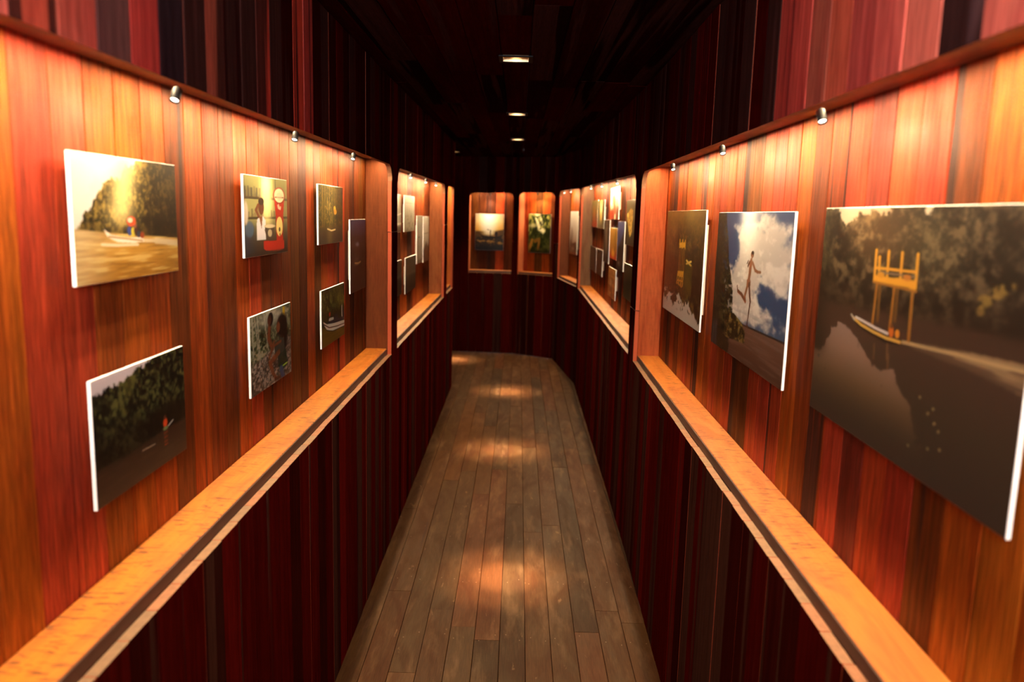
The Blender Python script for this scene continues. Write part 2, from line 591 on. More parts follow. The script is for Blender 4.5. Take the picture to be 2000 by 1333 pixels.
for key in ('L', 'L2', 'E1', 'E2', 'R3', 'R2', 'R1'):
    F, ops, W = FAC[key], OPEN[key], WALL_OF[key]
    cuts = [x for op in ops for x in (op.s0, op.s1)]
    up_tab = UPP_L if key == 'L' else UPP_R if key == 'R1' else []
    bk_tab = BACK_L if key == 'L' else BACK_R if key == 'R1' else []
    s_first = F.len - 0.60 if key == 'L2' else 0.0
    # cladding below and above the niches
    bounds = grid_cuts(F.len, cuts, UP_START.get(key, 0.0))
    for s0, s1 in zip(bounds[:-1], bounds[1:]):
        sm = 0.5 * (s0 + s1)
        y = F.pt(sm, 0, 0).y
        op = next((q for q in ops if q.s0 - 1e-6 <= s0 and s1 <= q.s1 + 1e-6), None)
        zt = lambda s: F.zc(s) - 0.002
        bulge = random.uniform(0.0, 0.0022)
        upc = near_col(up_tab, y, UP_MIX)
        lowc = jitter(random.choice(LOW_MIX))
        ends = [M_CLAD, M_END, M_EDGE]
        if op:
            add_board(W, F, s0, s1, lambda s: 0.003, lambda s: NOSE, bulge, T_CLAD, lowc, (), ends)
            arc = []
            for e0, sg in ((op.s0, 1), (op.s1, -1)):
                for k in range(1, 9):
                    x = e0 + sg * op.r * (1 - math.cos(k / 8 * math.pi / 2))
                    if s0 + 0.004 < x < s1 - 0.004:
                        arc.append(x)
            add_board(W, F, s0, s1, op.edge, zt, bulge, T_CLAD, upc, sorted(arc), ends)
        else:
            zj = {True: 1.505, False: 1.17}[key == 'L'] if key in ('L', 'R2', 'R1') else 1.3
            add_board(W, F, s0, s1, lambda s: 0.003, lambda s: zj - 0.0015, bulge, T_CLAD, lowc, (), ends)
            add_board(W, F, s0, s1, lambda s: zj + 0.0015, zt, bulge + 0.0006, T_CLAD, upc, (), ends)
    if key == 'L2':
        backing[W].append(fbox(F, 0.02, F.len, T_CLAD + 0.003, T_CLAD + 0.012, 0.002, F.zc(F.len) + 0.09))
        continue
    # backing behind the cladding: below the niches, above them, at the posts and at the very back
    B = backing[W]
    solid = [0.0] + cuts + [F.len]
    B.append(fbox(F, 0.0, F.len, T_CLAD + 0.006, O_BACK - 0.012, 0.002, NOSE - 0.006))
    B.append(fbox(F, 0.0, F.len, T_CLAD + 0.016, O_BACK - 0.012, 1.895, min(F.zc(0), F.zc(F.len)) - 0.004))
    for s0, s1 in zip(solid[0::2], solid[1::2]):
        a, b = s0 + (0.024 if s0 > 0 else 0.0), s1 - (0.024 if s1 < F.len else 0.0)
        if b - a > 0.004:
            B.append(fbox(F, a, b, T_CLAD + 0.006, O_BACK - 0.012, NOSE - 0.006, 1.895))
    zt_ = min(F.zc(0), F.zc(F.len)) + 0.092
    B.append(fbox(F, -0.02 if key in ('L', 'L2', 'E1') else -0.13 if key in ('E2', 'R3') else -0.05,
                  F.len + {'E1': 0.13, 'E2': 0.13, 'R3': 0.05, 'R2': 0.05}.get(key, 0.0), O_BACK + 0.020, O_BACK + 0.04, 0.002, zt_))
    # the niches
    for io, op in enumerate(ops):
        zt0, zt1 = op.top(op.s0) + 0.026, op.top(op.s1) + 0.026
        a, b = op.s0 - 0.020, op.s1 + 0.020
        bb = [a] + [x for x in grid_cuts(F.len, [a, b], BK_START.get(key, 0.0)) if a + 0.03 < x < b - 0.03] + [b]
        for s0, s1 in zip(bb[:-1], bb[1:]):
            y = F.pt((s0 + s1) / 2, 0, 0).y
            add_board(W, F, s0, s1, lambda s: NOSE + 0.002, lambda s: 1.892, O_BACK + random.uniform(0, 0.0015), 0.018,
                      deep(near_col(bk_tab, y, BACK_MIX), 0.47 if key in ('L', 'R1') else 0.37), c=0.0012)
        # sill
        sc = {'L': (0.42, 0.130, 0.010, 0.0), 'R1': (0.40, 0.118, 0.015, 0.0)}.get(key, (0.38, 0.116, 0.010, 0.0))
        local_box('sill', W, F, op.s0, op.s1, O_BOX + 0.004, O_BACK - 0.001, NOSE, SILL, M_SILL, sc, 0.0015)
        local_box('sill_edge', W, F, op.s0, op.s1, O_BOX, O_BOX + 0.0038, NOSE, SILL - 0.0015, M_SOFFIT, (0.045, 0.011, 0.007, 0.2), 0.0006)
        # jambs (left and right cheek of the niche)
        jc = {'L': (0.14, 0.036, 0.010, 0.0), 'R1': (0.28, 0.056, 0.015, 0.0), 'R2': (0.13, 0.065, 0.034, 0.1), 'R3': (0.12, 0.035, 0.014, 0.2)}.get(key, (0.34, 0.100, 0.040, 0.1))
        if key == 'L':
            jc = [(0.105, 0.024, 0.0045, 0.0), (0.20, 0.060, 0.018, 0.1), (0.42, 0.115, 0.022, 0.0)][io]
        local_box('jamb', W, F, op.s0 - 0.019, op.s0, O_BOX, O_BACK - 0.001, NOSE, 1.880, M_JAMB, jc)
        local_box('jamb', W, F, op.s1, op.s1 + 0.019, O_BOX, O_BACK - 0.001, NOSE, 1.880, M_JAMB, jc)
        # soffit, follows the slope of the opening
        w = op.s1 - op.s0 - 0.002
        v = [(x, yy, zz + (zt0 if x < 0 else zt1) - zt0) for zz in (0, 0.016) for yy in (0, O_BACK - 0.001 - O_BOX) for x in (-w / 2, w / 2)]
        f = [(0, 2, 3, 1), (4, 5, 7, 6), (0, 1, 5, 4), (2, 6, 7, 3), (0, 4, 6, 2), (1, 3, 7, 5)]
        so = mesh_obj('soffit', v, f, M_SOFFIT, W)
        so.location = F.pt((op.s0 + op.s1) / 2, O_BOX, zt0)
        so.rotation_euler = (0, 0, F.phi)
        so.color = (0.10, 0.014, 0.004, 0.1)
        # cove strip: a narrow LED tape under the soffit, tucked behind the lip of the cladding
        L = op.s1 - op.s0 - 0.06
        v, f = box(-L / 2, L / 2, 0, 0.006, 0, 0.0025)
        tp = mesh_obj('led_tape', v, f, M_TAPE, W)
        slope = math.atan2(zt1 - zt0, op.s1 - op.s0)
        mid = F.pt((op.s0 + op.s1) / 2, O_BOX + 0.030, (zt0 + zt1) / 2 - 0.0032)
        tp.location = mid
        tp.rotation_euler = Matrix.Rotation(F.phi, 3, 'Z').__matmul__(Matrix.Rotation(-slope, 3, 'Y')).to_euler()
        ld = bpy.data.lights.new('led_tape_light', 'AREA')
        ld.shape = 'RECTANGLE'
        ld.size, ld.size_y = L, 0.005
        ld.color = WARM
        ld.energy = STRIP_W * L * (1.15 if key[0] == 'E' else 1.0)
        lo = bpy.data.objects.new('led_tape_light', ld)
        COL.objects.link(lo)
        lo.location = F.pt((op.s0 + op.s1) / 2, O_BOX + 0.033, (zt0 + zt1) / 2 - 0.0045)
        lo.rotation_euler = tp.rotation_euler

# end of the side passage, and the sawn ends of the walls at the entrance
B = backing[wall_left]
B.append(([tuple(p) for p in ([(-2.64, 7.7, 0.002), (-2.60, 7.7, 0.002), (-2.60, 9.5, 0.002), (-2.64, 9.5, 0.002),
                               (-2.64, 7.7, 2.22), (-2.60, 7.7, 2.22), (-2.60, 9.5, 2.22), (-2.64, 9.5, 2.22)])],
          [(3, 2, 1, 0), (4, 5, 6, 7), (0, 1, 5, 4), (1, 2, 6, 5), (2, 3, 7, 6), (3, 0, 4, 7)]))
B.append(fbox(F_L, -0.016, -0.001, 0.0, O_BACK + 0.04, 0.002, 2.18))
backing[wall_right].append(fbox(F_R1, F_R1.len + 0.001, F_R1.len + 0.016, 0.0, O_BACK + 0.04, 0.002, 2.18))
for W, parts in backing.items():
    v, f = join(*parts)
    W.data.clear_geometry()
    W.data.from_pydata(v, [], f)
    W.data.update()

# unseen board screen added behind the camera; daylight passes only above it
daylight_screen = tag(mesh_obj('daylight_screen', [], [], M_BACK), 'unseen board screen added behind the camera to keep daylight off the lower walls', 'wall', kind='structure')
F_SCREEN = Facet((0.49, -0.11), (-0.583, -0.11))
bn = grid_cuts(F_SCREEN.len, [])
for s0, s1 in zip(bn[:-1], bn[1:]):
    add_board(daylight_screen, F_SCREEN, s0, s1, lambda s: 0.003, lambda s: 1.74, 0.0, 0.02, jitter(random.choice(LOW_MIX)))

# ---------------------------------------------------------------- floor
SEAM0, SEAM = -0.0300, 0.0965
v, f = box(-0.75, 0.75, -0.62, 7.25, -0.12, -0.021)
v2, f2 = box(-2.7, 0.75, 7.25, 9.55, -0.12, -0.021)
v3, f3 = join((v, f), (v2, f2))
floor = tag(mesh_obj('floor', v3, f3, M_BACK), 'worn brown floorboards of the corridor', 'floor', kind='structure')
FLOOR_MIX = [(0.0465, 0.0196, 0.0067, 0.05), (0.0511, 0.0201, 0.0066, 0.05), (0.0418, 0.0184, 0.0067, 0.08), (0.0534, 0.0196, 0.0060, 0.05), (0.0465, 0.0211, 0.0078, 0.05), (0.0551, 0.0184, 0.0060, 0.05), (0.0370, 0.0167, 0.0066, 0.12)]
rf = random.Random(11)
nails = []
for k in range(-27, 9):
    x0 = SEAM0 + k * SEAM
    x1 = x0 + SEAM
    xm = (x0 + x1) / 2
    ya, yb = (-0.60, 9.42) if xm > -0.68 else (7.27, 9.5)
    if xm > 0.70:
        continue
    if xm > 0.45:
        yb = 9.1
    y = ya - rf.uniform(0.0, 1.2)
    while y < yb:
        y2 = y + rf.choice([1.5, 1.78, 2.05, 2.3])
        s0, s1 = max(y, ya), min(y2, yb)
        if s1 - s0 > 0.15:
            v, f = box(-SEAM / 2 + 0.0008, SEAM / 2 - 0.0008, 0.0008, s1 - s0 - 0.0008, -0.020, -rf.uniform(0.0, 0.0009), 0.0012)
            o = mesh_obj('plank', v, f, M_FLOOR, floor)
            o.location = (xm, s0, 0)
            c = rf.choice(FLOOR_MIX)
            g = rf.uniform(0.88, 1.12)
            o.color = (c[0] * g, c[1] * g, c[2] * g, c[3])
        y = y2
    for yn in np.arange(0.95, 9.2, 0.47):
        if ya < yn < yb and -0.55 < xm < 0.52:
            for dx in (-0.028, 0.028):
                if rf.random() < 0.3:
                    continue
                nails.append((xm + dx + rf.uniform(-0.004, 0.004), yn + rf.uniform(-0.03, 0.03)))
parts = [disc(0.0023, 0.0004, 7, Matrix.Translation((x, y, 0)), up=True) for x, y in nails]
v, f = join(*parts)
nl = mesh_obj('nail_heads', v, f, M_NAIL, floor)
nl['kind'] = 'stuff'

# ---------------------------------------------------------------- ceiling
DL = [(-0.028, 1.42), (-0.028, 3.16), (-0.028, 4.95), (-0.028, 6.78), (-0.7008, 8.55)]     # recessed downlights
v = [(-2.7, -0.62), (0.8, -0.62), (0.8, 3.5), (0.8, 9.55), (-2.7, 9.55), (-2.7, 3.5)]
V = [(x, y, ceil_z(x, y) + 0.10) for x, y in v] + [(x, y, ceil_z(x, y) + 0.14) for x, y in v]
Fc = [(0, 5, 2, 1), (5, 4, 3, 2), (6, 7, 8, 11), (11, 8, 9, 10)] + [(i, (i + 1) % 6, (i + 1) % 6 + 6, i + 6) for i in range(6)]
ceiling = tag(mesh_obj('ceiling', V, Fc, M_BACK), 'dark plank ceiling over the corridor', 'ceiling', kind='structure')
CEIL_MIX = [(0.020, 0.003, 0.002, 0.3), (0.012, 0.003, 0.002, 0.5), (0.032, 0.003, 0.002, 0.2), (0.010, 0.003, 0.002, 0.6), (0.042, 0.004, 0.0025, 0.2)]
HOLE = 0.054
rc = random.Random(5)


def ceil_board(x0, x1, y0, y1):
    xm = (x0 + x1) / 2
    z0, z1 = ceil_z(xm, y0), ceil_z(xm, y1)
    d = rc.uniform(0, 0.003)
    c = 0.0018
    w = (x1 - x0) / 2 - 0.001
    h = y1 - y0
    V, Fq = [], []
    for y, z in ((0.001, 0.0), (h - 0.001, z1 - z0)):
        V += [(-w, y, z + c + d), (-w + c, y, z + d), (w - c, y, z + d), (w, y, z + c + d), (w, y, z + 0.018), (-w, y, z + 0.018)]
    for i in range(6):
        j = (i + 1) % 6
        Fq.append((i, 6 + i, 6 + j, j))
    Fq += [(0, 1, 2, 3, 4, 5), (11, 10, 9, 8, 7, 6)]
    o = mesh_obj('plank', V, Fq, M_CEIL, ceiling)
    o.location = (xm, y0, z0)
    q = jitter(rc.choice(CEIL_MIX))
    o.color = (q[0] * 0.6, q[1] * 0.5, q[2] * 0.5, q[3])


def ceil_run(x0, x1, ya, yb):
    y = ya - rc.uniform(0, 1.0)
    while y < yb:
        y2 = y + rc.uniform(0.9, 2.2)
        s0, s1 = max(y, ya), min(y2, yb)
        if s1 - s0 > 0.03:
            ceil_board(x0, x1, s0, s1)
        y = y2


strips = []
CW = 0.1125
xc = -0.028
for k in range(-24, 8):
    x0 = xc - HOLE if k == 0 else (xc + HOLE + (k - 1) * CW if k > 0 else xc - HOLE + k * CW)
    x1 = x0 + (2 * HOLE if k == 0 else CW)
    if x1 < -2.66 or x0 > 0.70:
        continue
    xm = (x0 + x1) / 2
    ya, yb = (-0.60, 9.5) if xm > -0.72 else (7.2, 9.5)
    holes = [y for x, y in DL if x0 < x + HOLE * 0.98 and x1 > x - HOLE * 0.98]
    y = ya
    for hy in sorted(holes):
        ceil_run(x0, x1, y, hy - HOLE)
        y = hy + HOLE
    ceil_run(x0, x1, y, yb)

# ---------------------------------------------------------------- recessed ceiling downlights
DL_LABEL = ['recessed square ceiling downlight over the near end of the floor, above the frame',
            'largest recessed square ceiling downlight, nearest of the row in view',
            'recessed square ceiling downlight in the middle of the row',
            'smallest recessed square ceiling downlight of the row, close to the far wall',
            'recessed square ceiling downlight in the side passage at the far left corner']
AIM = [(-0.03, 1.55), (-0.012, 3.35), (-0.06, 5.28), (-0.07, 7.12), (-0.68, 8.66)]
for (x, y), lab, (ax, ay) in zip(DL, DL_LABEL, AIM):
    z = ceil_z(x, y)
    t = tag(empty('ceiling_downlight', (x, y, z)), lab, 'ceiling light', 'ceiling downlights along the corridor')
    a, b = 0.049, 0.064
    V, Fq = [], []
    for r, h in ((b, 0.0), (b, -0.004), (a, -0.004), (a, 0.0)):
        V += [(-r, -r, h), (r, -r, h), (r, r, h), (-r, r, h)]
    for i in range(3):
        for k in range(4):
            k2 = (k + 1) % 4
            Fq.append((i * 4 + k2, i * 4 + k, i * 4 + 4 + k, i * 4 + 4 + k2))
    mesh_obj('trim_frame', V, Fq, M_BLACK, t)
    V, Fq = [], []
    for r, h in ((a, -0.002), (a - 0.003, 0.03), (0.030, 0.075)):
        V += [(-r, -r, h), (r, -r, h), (r, r, h), (-r, r, h)]
    for i in range(2):
        for k in range(4):
            k2 = (k + 1) % 4
            Fq.append((i * 4 + k2, i * 4 + k, i * 4 + 4 + k, i * 4 + 4 + k2))
    Fq.append((11, 10, 9, 8))
    mesh_obj('reflector', V, Fq, M_REFL, t)
    v, f = disc(0.020, 0.072, 20)
    mesh_obj('lamp', v, f, M_DLAMP, t)
    for size, watts in ((9.5, DOWN_W), (19.0, DOWN_W * 0.5), (75.0, DOWN_W * 0.03)):
        ld = bpy.data.lights.new('downlight_beam', 'SPOT')
        ld.energy = watts
        ld.color = (1.0, 0.73, 0.42)
        ld.spot_size = math.radians(size)
        ld.spot_blend = 1.0
        ld.shadow_soft_size = 0.012
        lo = bpy.data.objects.new('downlight_beam', ld)
        COL.objects.link(lo)
        lo.location = (x, y, z + 0.06)
        dv = Vector((ax - x, ay - y, -z - 0.06))
        lo.rotation_euler = dv.to_track_quat('-Z', 'Y').to_euler()

# ---------------------------------------------------------------- small spotlights in the niches
SPOTS = []      # facet, s, label
for y, lab in ((0.70, 'small black spotlight nearest the entrance on the left wall, out of the frame'),
               (1.487, 'small black spotlight above the photo of a white boat in golden light'),
               (2.26, 'small black spotlight above the photo of the red shop scale'),
               (3.04, 'small black spotlight at the end of the first niche, above the golden mangrove photo')):
    SPOTS.append(('L', y + 0.6, lab))
for y, lab in ((4.64, 'first spotlight in the second niche of the left wall, above the grey photos'),
               (5.38, 'middle spotlight in the second niche of the left wall'),
               (6.04, 'last spotlight in the second niche of the left wall, before its far cheek')):
    SPOTS.append(('L', y + 0.6, lab))
SPOTS.append(('L', 7.33, 'single spotlight in the narrow third niche at the left corner'))
for y, lab in ((0.77, 'small spotlight nearest the entrance on the right wall, out of the frame'),
               (1.545, 'bright-lit small spotlight above the big river platform photo'),
               (2.325, 'small spotlight with a lit side above the photo of the leaping figure'),
               (3.125, 'small black spotlight beside the pinkish niche cheek on the right wall')):
    SPOTS.append(('R1', F_R1.len - (y + 0.6), lab))
for s, lab in ((2.53, 'glowing spotlight above the bright white and orange photo in the second right niche'),
               (1.57, 'spotlight above the green and gold pair of photos in the second right niche'),
               (0.63, 'spotlight at the far cheek of the second right niche')):
    SPOTS.append(('R2', s, lab))
SPOTS.append(('R3', 0.22, 'lit spotlight by the far cheek of the third right niche'))
SPOTS.append(('R3', 0.61, 'spotlight above the tall pale photo in the third right niche'))
SPOTS.append(('E1', 2.272, 'tiny spotlight above the sunset photo on the end wall'))
SPOTS.append(('E2', 0.262, 'tiny spotlight above the green tree photo on the end wall'))

TILT = math.radians(3)
SWING = math.radians(33)
prof_body = [(0.0, 0.0), (0.0070, 0.0), (0.0085, -0.0015), (0.0088, -0.026), (0.0080, -0.0265), (0.0078, -0.0225)]
mesh_cache = {}


def cached(name, builder, mat, smooth=True):
    if name not in mesh_cache:
        v, f = builder()
        me = bpy.data.meshes.new(name)
        me.from_pydata(v, [], f)
        me.materials.append(mat)
        if smooth:
            me.polygons.foreach_set('use_smooth', [True] * len(me.polygons))
        me.update()
        mesh_cache[name] = me
    return mesh_cache[name]


def part(name, me, parent):
    o = bpy.data.objects.new(name, me)
    COL.objects.link(o)
    o.parent = parent
    return o


PIV = Matrix.Translation((0, 0, -0.026))
for key, s, lab in SPOTS:
    sg = 1.0 if key[0] == 'R' else -1.0 if key[0] == 'L' else 0.0
    BM = PIV @ Matrix.Rotation(TILT, 4, 'X') @ Matrix.Rotation(-sg * SWING, 4, 'Y')     # mouth tipped to the niche back and towards the entrance
    F = FAC[key]
    op = next(q for q in OPEN[key] if q.s0 <= s <= q.s1)
    zs = op.top(s) + 0.026
    t = tag(empty('spotlight', F.pt(s, 0.037, zs), F.phi), lab, 'spotlight', 'small spotlights in the niches')
    part('canopy', cached('canopy', lambda: join(lathe([(0.0075, 0.0), (0.0075, -0.0025), (0.0, -0.0027)], 16)), M_BLACK), t)
    part('stem', cached('stem', lambda: tube([(0, 0, -0.002), (0, 0.0, -0.014), (0, 0.0, -0.0285)], 0.0021), M_BLACK), t)
    bd = part('body', cached('body%d' % sg, lambda: lathe(prof_body, 20, BM), M_BLACK), t)
    part('lens', cached('lens%d' % sg, lambda: disc(0.0070, -0.0232, 20, BM), M_LENS, False), bd)
    ld = bpy.data.lights.new('spotlight_beam', 'SPOT')
    ld.energy = SPOT_W * (2.4 if key[0] == 'E' else 1.0)
    ld.color = WARM
    ld.spot_size = math.radians(128)
    ld.spot_blend = 1.0
    ld.shadow_soft_size = 0.004
    lo = bpy.data.objects.new('spotlight_beam', ld)
    COL.objects.link(lo)
    lo.parent = t
    lo.matrix_local = BM @ Matrix.Translation((0, 0, -0.0275))
    # the loop of thin cable that dips out of the soffit next to the fitting, on the side of the entrance
    sg = -1.0 if key == 'L' else 1.0
    pts = []
    for k in range(9):
        a = k / 8
        pts.append((sg * (0.075 + 0.045 * a), 0.004, 0.001 - 0.0055 * math.sin(math.pi * a)))
    part('cable', cached('cable_' + str(sg), lambda: tube(pts, 0.0012, 6), M_CABLE), t)


# ---------------------------------------------------------------- photographs: printed pictures, painted point by point
def sm(x, a, b):
    t = np.clip((x - a) / (b - a + 1e-9), 0, 1)
    return t * t * (3 - 2 * t)


class Pic:
    def __init__(self, w, h, seed):
        self.w, self.h = w, h
        self.U, self.V = np.meshgrid(np.linspace(0, 1, w), np.linspace(0, 1, h))
        self.im = np.zeros((h, w, 3))
        self.rs = np.random.RandomState(seed)

    def noise(self, fu, fv, octv=3, gain=0.55):
        out, amp, tot = 0, 1.0, 0
        for _ in range(octv):
            gu, gv = int(fu) + 2, int(fv) + 2
            g = self.rs.rand(gv, gu)
            x, y = self.U * fu, self.V * fv
            xi, yi = np.minimum(x.astype(int), gu - 2), np.minimum(y.astype(int), gv - 2)
            fx, fy = x - xi, y - yi
            fx, fy = fx * fx * (3 - 2 * fx), fy * fy * (3 - 2 * fy)
            n = (g[yi, xi] * (1 - fx) + g[yi, xi + 1] * fx) * (1 - fy) + (g[yi + 1, xi] * (1 - fx) + g[yi + 1, xi + 1] * fx) * fy
            out = out + amp * n
            tot += amp
            amp *= gain
            fu, fv = fu * 2, fv * 2
        return out / tot

    def put(self, m, c):
        c = np.asarray(c, float)
        if c.ndim == 1:
            c = c / 255.0
        self.im = self.im * (1 - m[..., None]) + c * m[..., None]

    def grad(self, stops, coord=None):
        t = self.V if coord is None else coord
        xs = [s[0] for s in stops]
        return np.stack([np.interp(t, xs, [s[1][k] / 255.0 for s in stops]) for k in range(3)], -1)

    def poly(self, pts, warp=0.0, f=18):
        inside = np.zeros(self.U.shape, bool)
        UU, VV = self.U, self.V
        if warp:
            UU = UU + (self.noise(f, f, 3, 0.65) - 0.5) * 2 * warp
            VV = VV + (self.noise(f, f, 3, 0.65) - 0.5) * 2 * warp
        n = len(pts)
        for i in range(n):
            (x1, y1), (x2, y2) = pts[i], pts[(i + 1) % n]
            c = ((y1 > VV) != (y2 > VV))
            xx = (x2 - x1) * (VV - y1) / (y2 - y1 + 1e-12) + x1
            inside ^= c & (UU < xx)
        m = inside.astype(float)
        p = np.pad(m, 1, mode='edge')
        return (p[:-2, 1:-1] + p[2:, 1:-1] + p[1:-1, :-2] + p[1:-1, 2:] + 2 * m) / 6

    def below(self, pts, amp=0.0, fu=20, soft=0.012):
        """mask of everything under a line v = f(u) with a ragged edge"""
        f = np.interp(self.U, [p[0] for p in pts], [p[1] for p in pts])
        if amp:
            f = f + (self.noise(fu, fu * 0.6, 4, 0.7) - 0.5) * 2 * amp
        return sm(self.V, f - soft, f + soft)

    def ell(self, cx, cy, rx, ry, soft=0.25):
        d = np.sqrt(((self.U - cx) / rx) ** 2 + ((self.V - cy) / ry) ** 2)
        return 1 - sm(d, 1 - soft, 1 + soft)

    def line(self, p, q, w, asp=1.0):
        (x1, y1), (x2, y2) = p, q
        dx, dy = (x2 - x1) * asp, y2 - y1
        t = np.clip((((self.U - x1) * asp) * dx + (self.V - y1) * dy) / (dx * dx + dy * dy + 1e-12), 0, 1)
        d = np.hypot((self.U - x1) * asp - t * dx, self.V - y1 - t * dy)
        return 1 - sm(d, w * 0.6, w * 1.4)

    def path(self, pts, ws, asp=1.0):
        m = np.zeros(self.U.shape)
        for i in range(len(pts) - 1):
            w = 0.5 * (ws[i] + ws[i + 1]) if isinstance(ws, (list, tuple)) else ws
            m = np.maximum(m, self.line(pts[i], pts[i + 1], w, asp))
        return m

    def leaves(self, dark, mid, light, f=40, asp=1.0, bias=0.0):
        a = self.noise(f * 0.18, f * 0.18 / asp, 3)
        b = self.noise(f, f / asp, 3, 0.7)
        c = self.noise(f * 1.6, f * 1.6 / asp, 2, 0.7)
        t = np.clip((a - 0.5) * 1.5 + (b - 0.5) * 3.0 + 0.36 + bias, 0, 1)[..., None]
        d, m_, l = (np.asarray(x) / 255.0 for x in (dark, mid, light))
        col = np.where(t < 0.5, d + (m_ - d) * t * 2, m_ + (l - m_) * (t - 0.5) * 2)
        sp = sm(c, 0.62, 0.74)[..., None] * np.clip(t * 1.6 + 0.1, 0, 1)
        return col + (l - col) * sp * 0.75

    def bands(self, fu=4, fv=60):
        return self.noise(fu, fv, 3)


def pic_white_boat():
    p = Pic(200, 210, 1)
    p.im = p.grad([(0, (226, 224, 226)), (0.6, (242, 236, 228))])
    p.put(sm(p.noise(5, 4, 3), 0.5, 0.7) * 0.5 * (1 - sm(p.U, 0.1, 0.35)), (186, 180, 188))
    tree = p.below([(0, 0.58), (0.05, 0.555), (0.09, 0.46), (0.14, 0.42), (0.17, 0.34), (0.22, 0.29), (0.29, 0.2), (0.36, 0.16), (0.42, 0.17), (0.46, 0.07), (0.54, 0.05), (0.58, -0.03), (1, -0.2)], 0.06, 30)
    p.put(tree, p.leaves((30, 26, 16), (78, 66, 34), (150, 124, 56), 44, 1.6))
    dk = sm(p.U, 0.45, 0.9) * 0.5 + sm(p.V, 0.45, 0.62) * 0.4
    p.put(tree * np.clip(dk, 0, 0.75), (34, 27, 18))
    sh = np.exp(-((p.U - 0.42 + 0.12 * (p.V - 0.3)) / 0.13) ** 2) * (1 - sm(p.V, 0.42, 0.66))  # bright streak: the spotlight's reflection painted into the print
    p.put(np.clip(sh * 0.85, 0, 1), (250, 226, 150))
    wt = p.below([(0, 0.575), (0.3, 0.61), (1, 0.685)], 0.0)
    p.put(wt, p.grad([(0.55, (206, 172, 112)), (0.75, (202, 150, 62)), (1, (176, 122, 44))]))
    b = p.bands(5, 46)
    p.put(wt * sm(b, 0.5, 0.72) * 0.75, (240, 204, 120))
    p.put(wt * sm(1 - b, 0.55, 0.75) * 0.5, (134, 92, 36))
    p.put(wt * (1 - sm(p.U, 0.0, 0.4)) * 0.55, (236, 212, 176))
    p.put(p.path([(0.5, 0.68), (0.75, 0.70), (1.0, 0.735)], [0.012, 0.02, 0.035]) * 0.8, (232, 214, 180))
    p.put(p.poly([(0.235, 0.575), (0.30, 0.625), (0.45, 0.655), (0.61, 0.66), (0.615, 0.70), (0.5, 0.705), (0.36, 0.69), (0.27, 0.645)]), (248, 240, 226))
    p.put(p.line((0.28, 0.64), (0.6, 0.69), 0.008), (196, 160, 116))
    p.put(p.path([(0.22, 0.70), (0.36, 0.715), (0.55, 0.72)], 0.012) * 0.8, (250, 236, 210))
    for (u, v, rx, ry, c) in ((0.475, 0.60, 0.022, 0.04, (56, 78, 150)), (0.51, 0.61, 0.02, 0.04, (210, 196, 60)), (0.54, 0.60, 0.022, 0.045, (70, 48, 40)),
                              (0.565, 0.63, 0.02, 0.03, (52, 60, 76)), (0.53, 0.555, 0.016, 0.025, (150, 90, 70)), (0.60, 0.64, 0.022, 0.03, (150, 62, 34))):
        p.put(p.ell(u, v, rx, ry), c)
    p.put(p.ell(0.495, 0.52, 0.045, 0.045, 0.12), (206, 82, 48))
    p.put(p.ell(0.485, 0.51, 0.026, 0.022, 0.3), (246, 216, 190))
    return p


def pic_dark_shore():
    p = Pic(170, 200, 2)
    p.im = p.grad([(0, (222, 214, 224)), (0.15, (214, 204, 212))])
    tree = p.below([(0, 0.12), (0.08, 0.105), (0.16, 0.1), (0.26, 0.11), (0.33, 0.08), (0.4, 0.06), (0.47, 0.03), (0.55, 0.035), (0.62, 0.0), (0.75, -0.02), (1, -0.03)], 0.055, 34)
    p.put(tree, p.leaves((17, 17, 13), (42, 44, 28), (92, 94, 50), 46, 1.7))
    p.put(sm(p.noise(9, 7, 2), 0.66, 0.8) * (1 - sm(p.U, 0.5, 0.75)) * tree * 0.5, (110, 108, 50))
    p.put(tree * sm(p.V, 0.28, 0.62) * 0.62, (20, 16, 12))
    p.put(p.ell(0.74, 0.60, 0.28, 0.12, 0.6) * 0.7, (14, 10, 9))
    wt = p.below([(0, 0.70), (0.32, 0.715), (0.7, 0.685), (1, 0.69)], 0.008, 18, 0.02)
    p.put(wt, p.grad([(0.66, (50, 35, 25)), (1, (72, 55, 40))]))
    p.put(wt * sm(p.bands(4, 54), 0.52, 0.7) * 0.45, (88, 68, 48))
    p.put(p.line((0.46, 0.755), (0.6, 0.765), 0.006), (150, 130, 110))
    p.put(p.ell(0.735, 0.63, 0.026, 0.046), (214, 76, 34))
    p.put(p.ell(0.73, 0.578, 0.014, 0.02), (90, 50, 34))
    p.put(p.ell(0.735, 0.68, 0.03, 0.016), (116, 140, 92))
    p.put(p.line((0.77, 0.672), (0.83, 0.645), 0.006), (200, 196, 190))
    for v in (0.72, 0.76, 0.80, 0.83):
        p.put(p.line((0.72, v), (0.755, v), 0.008) * 0.7, (158, 66, 30))
    return p


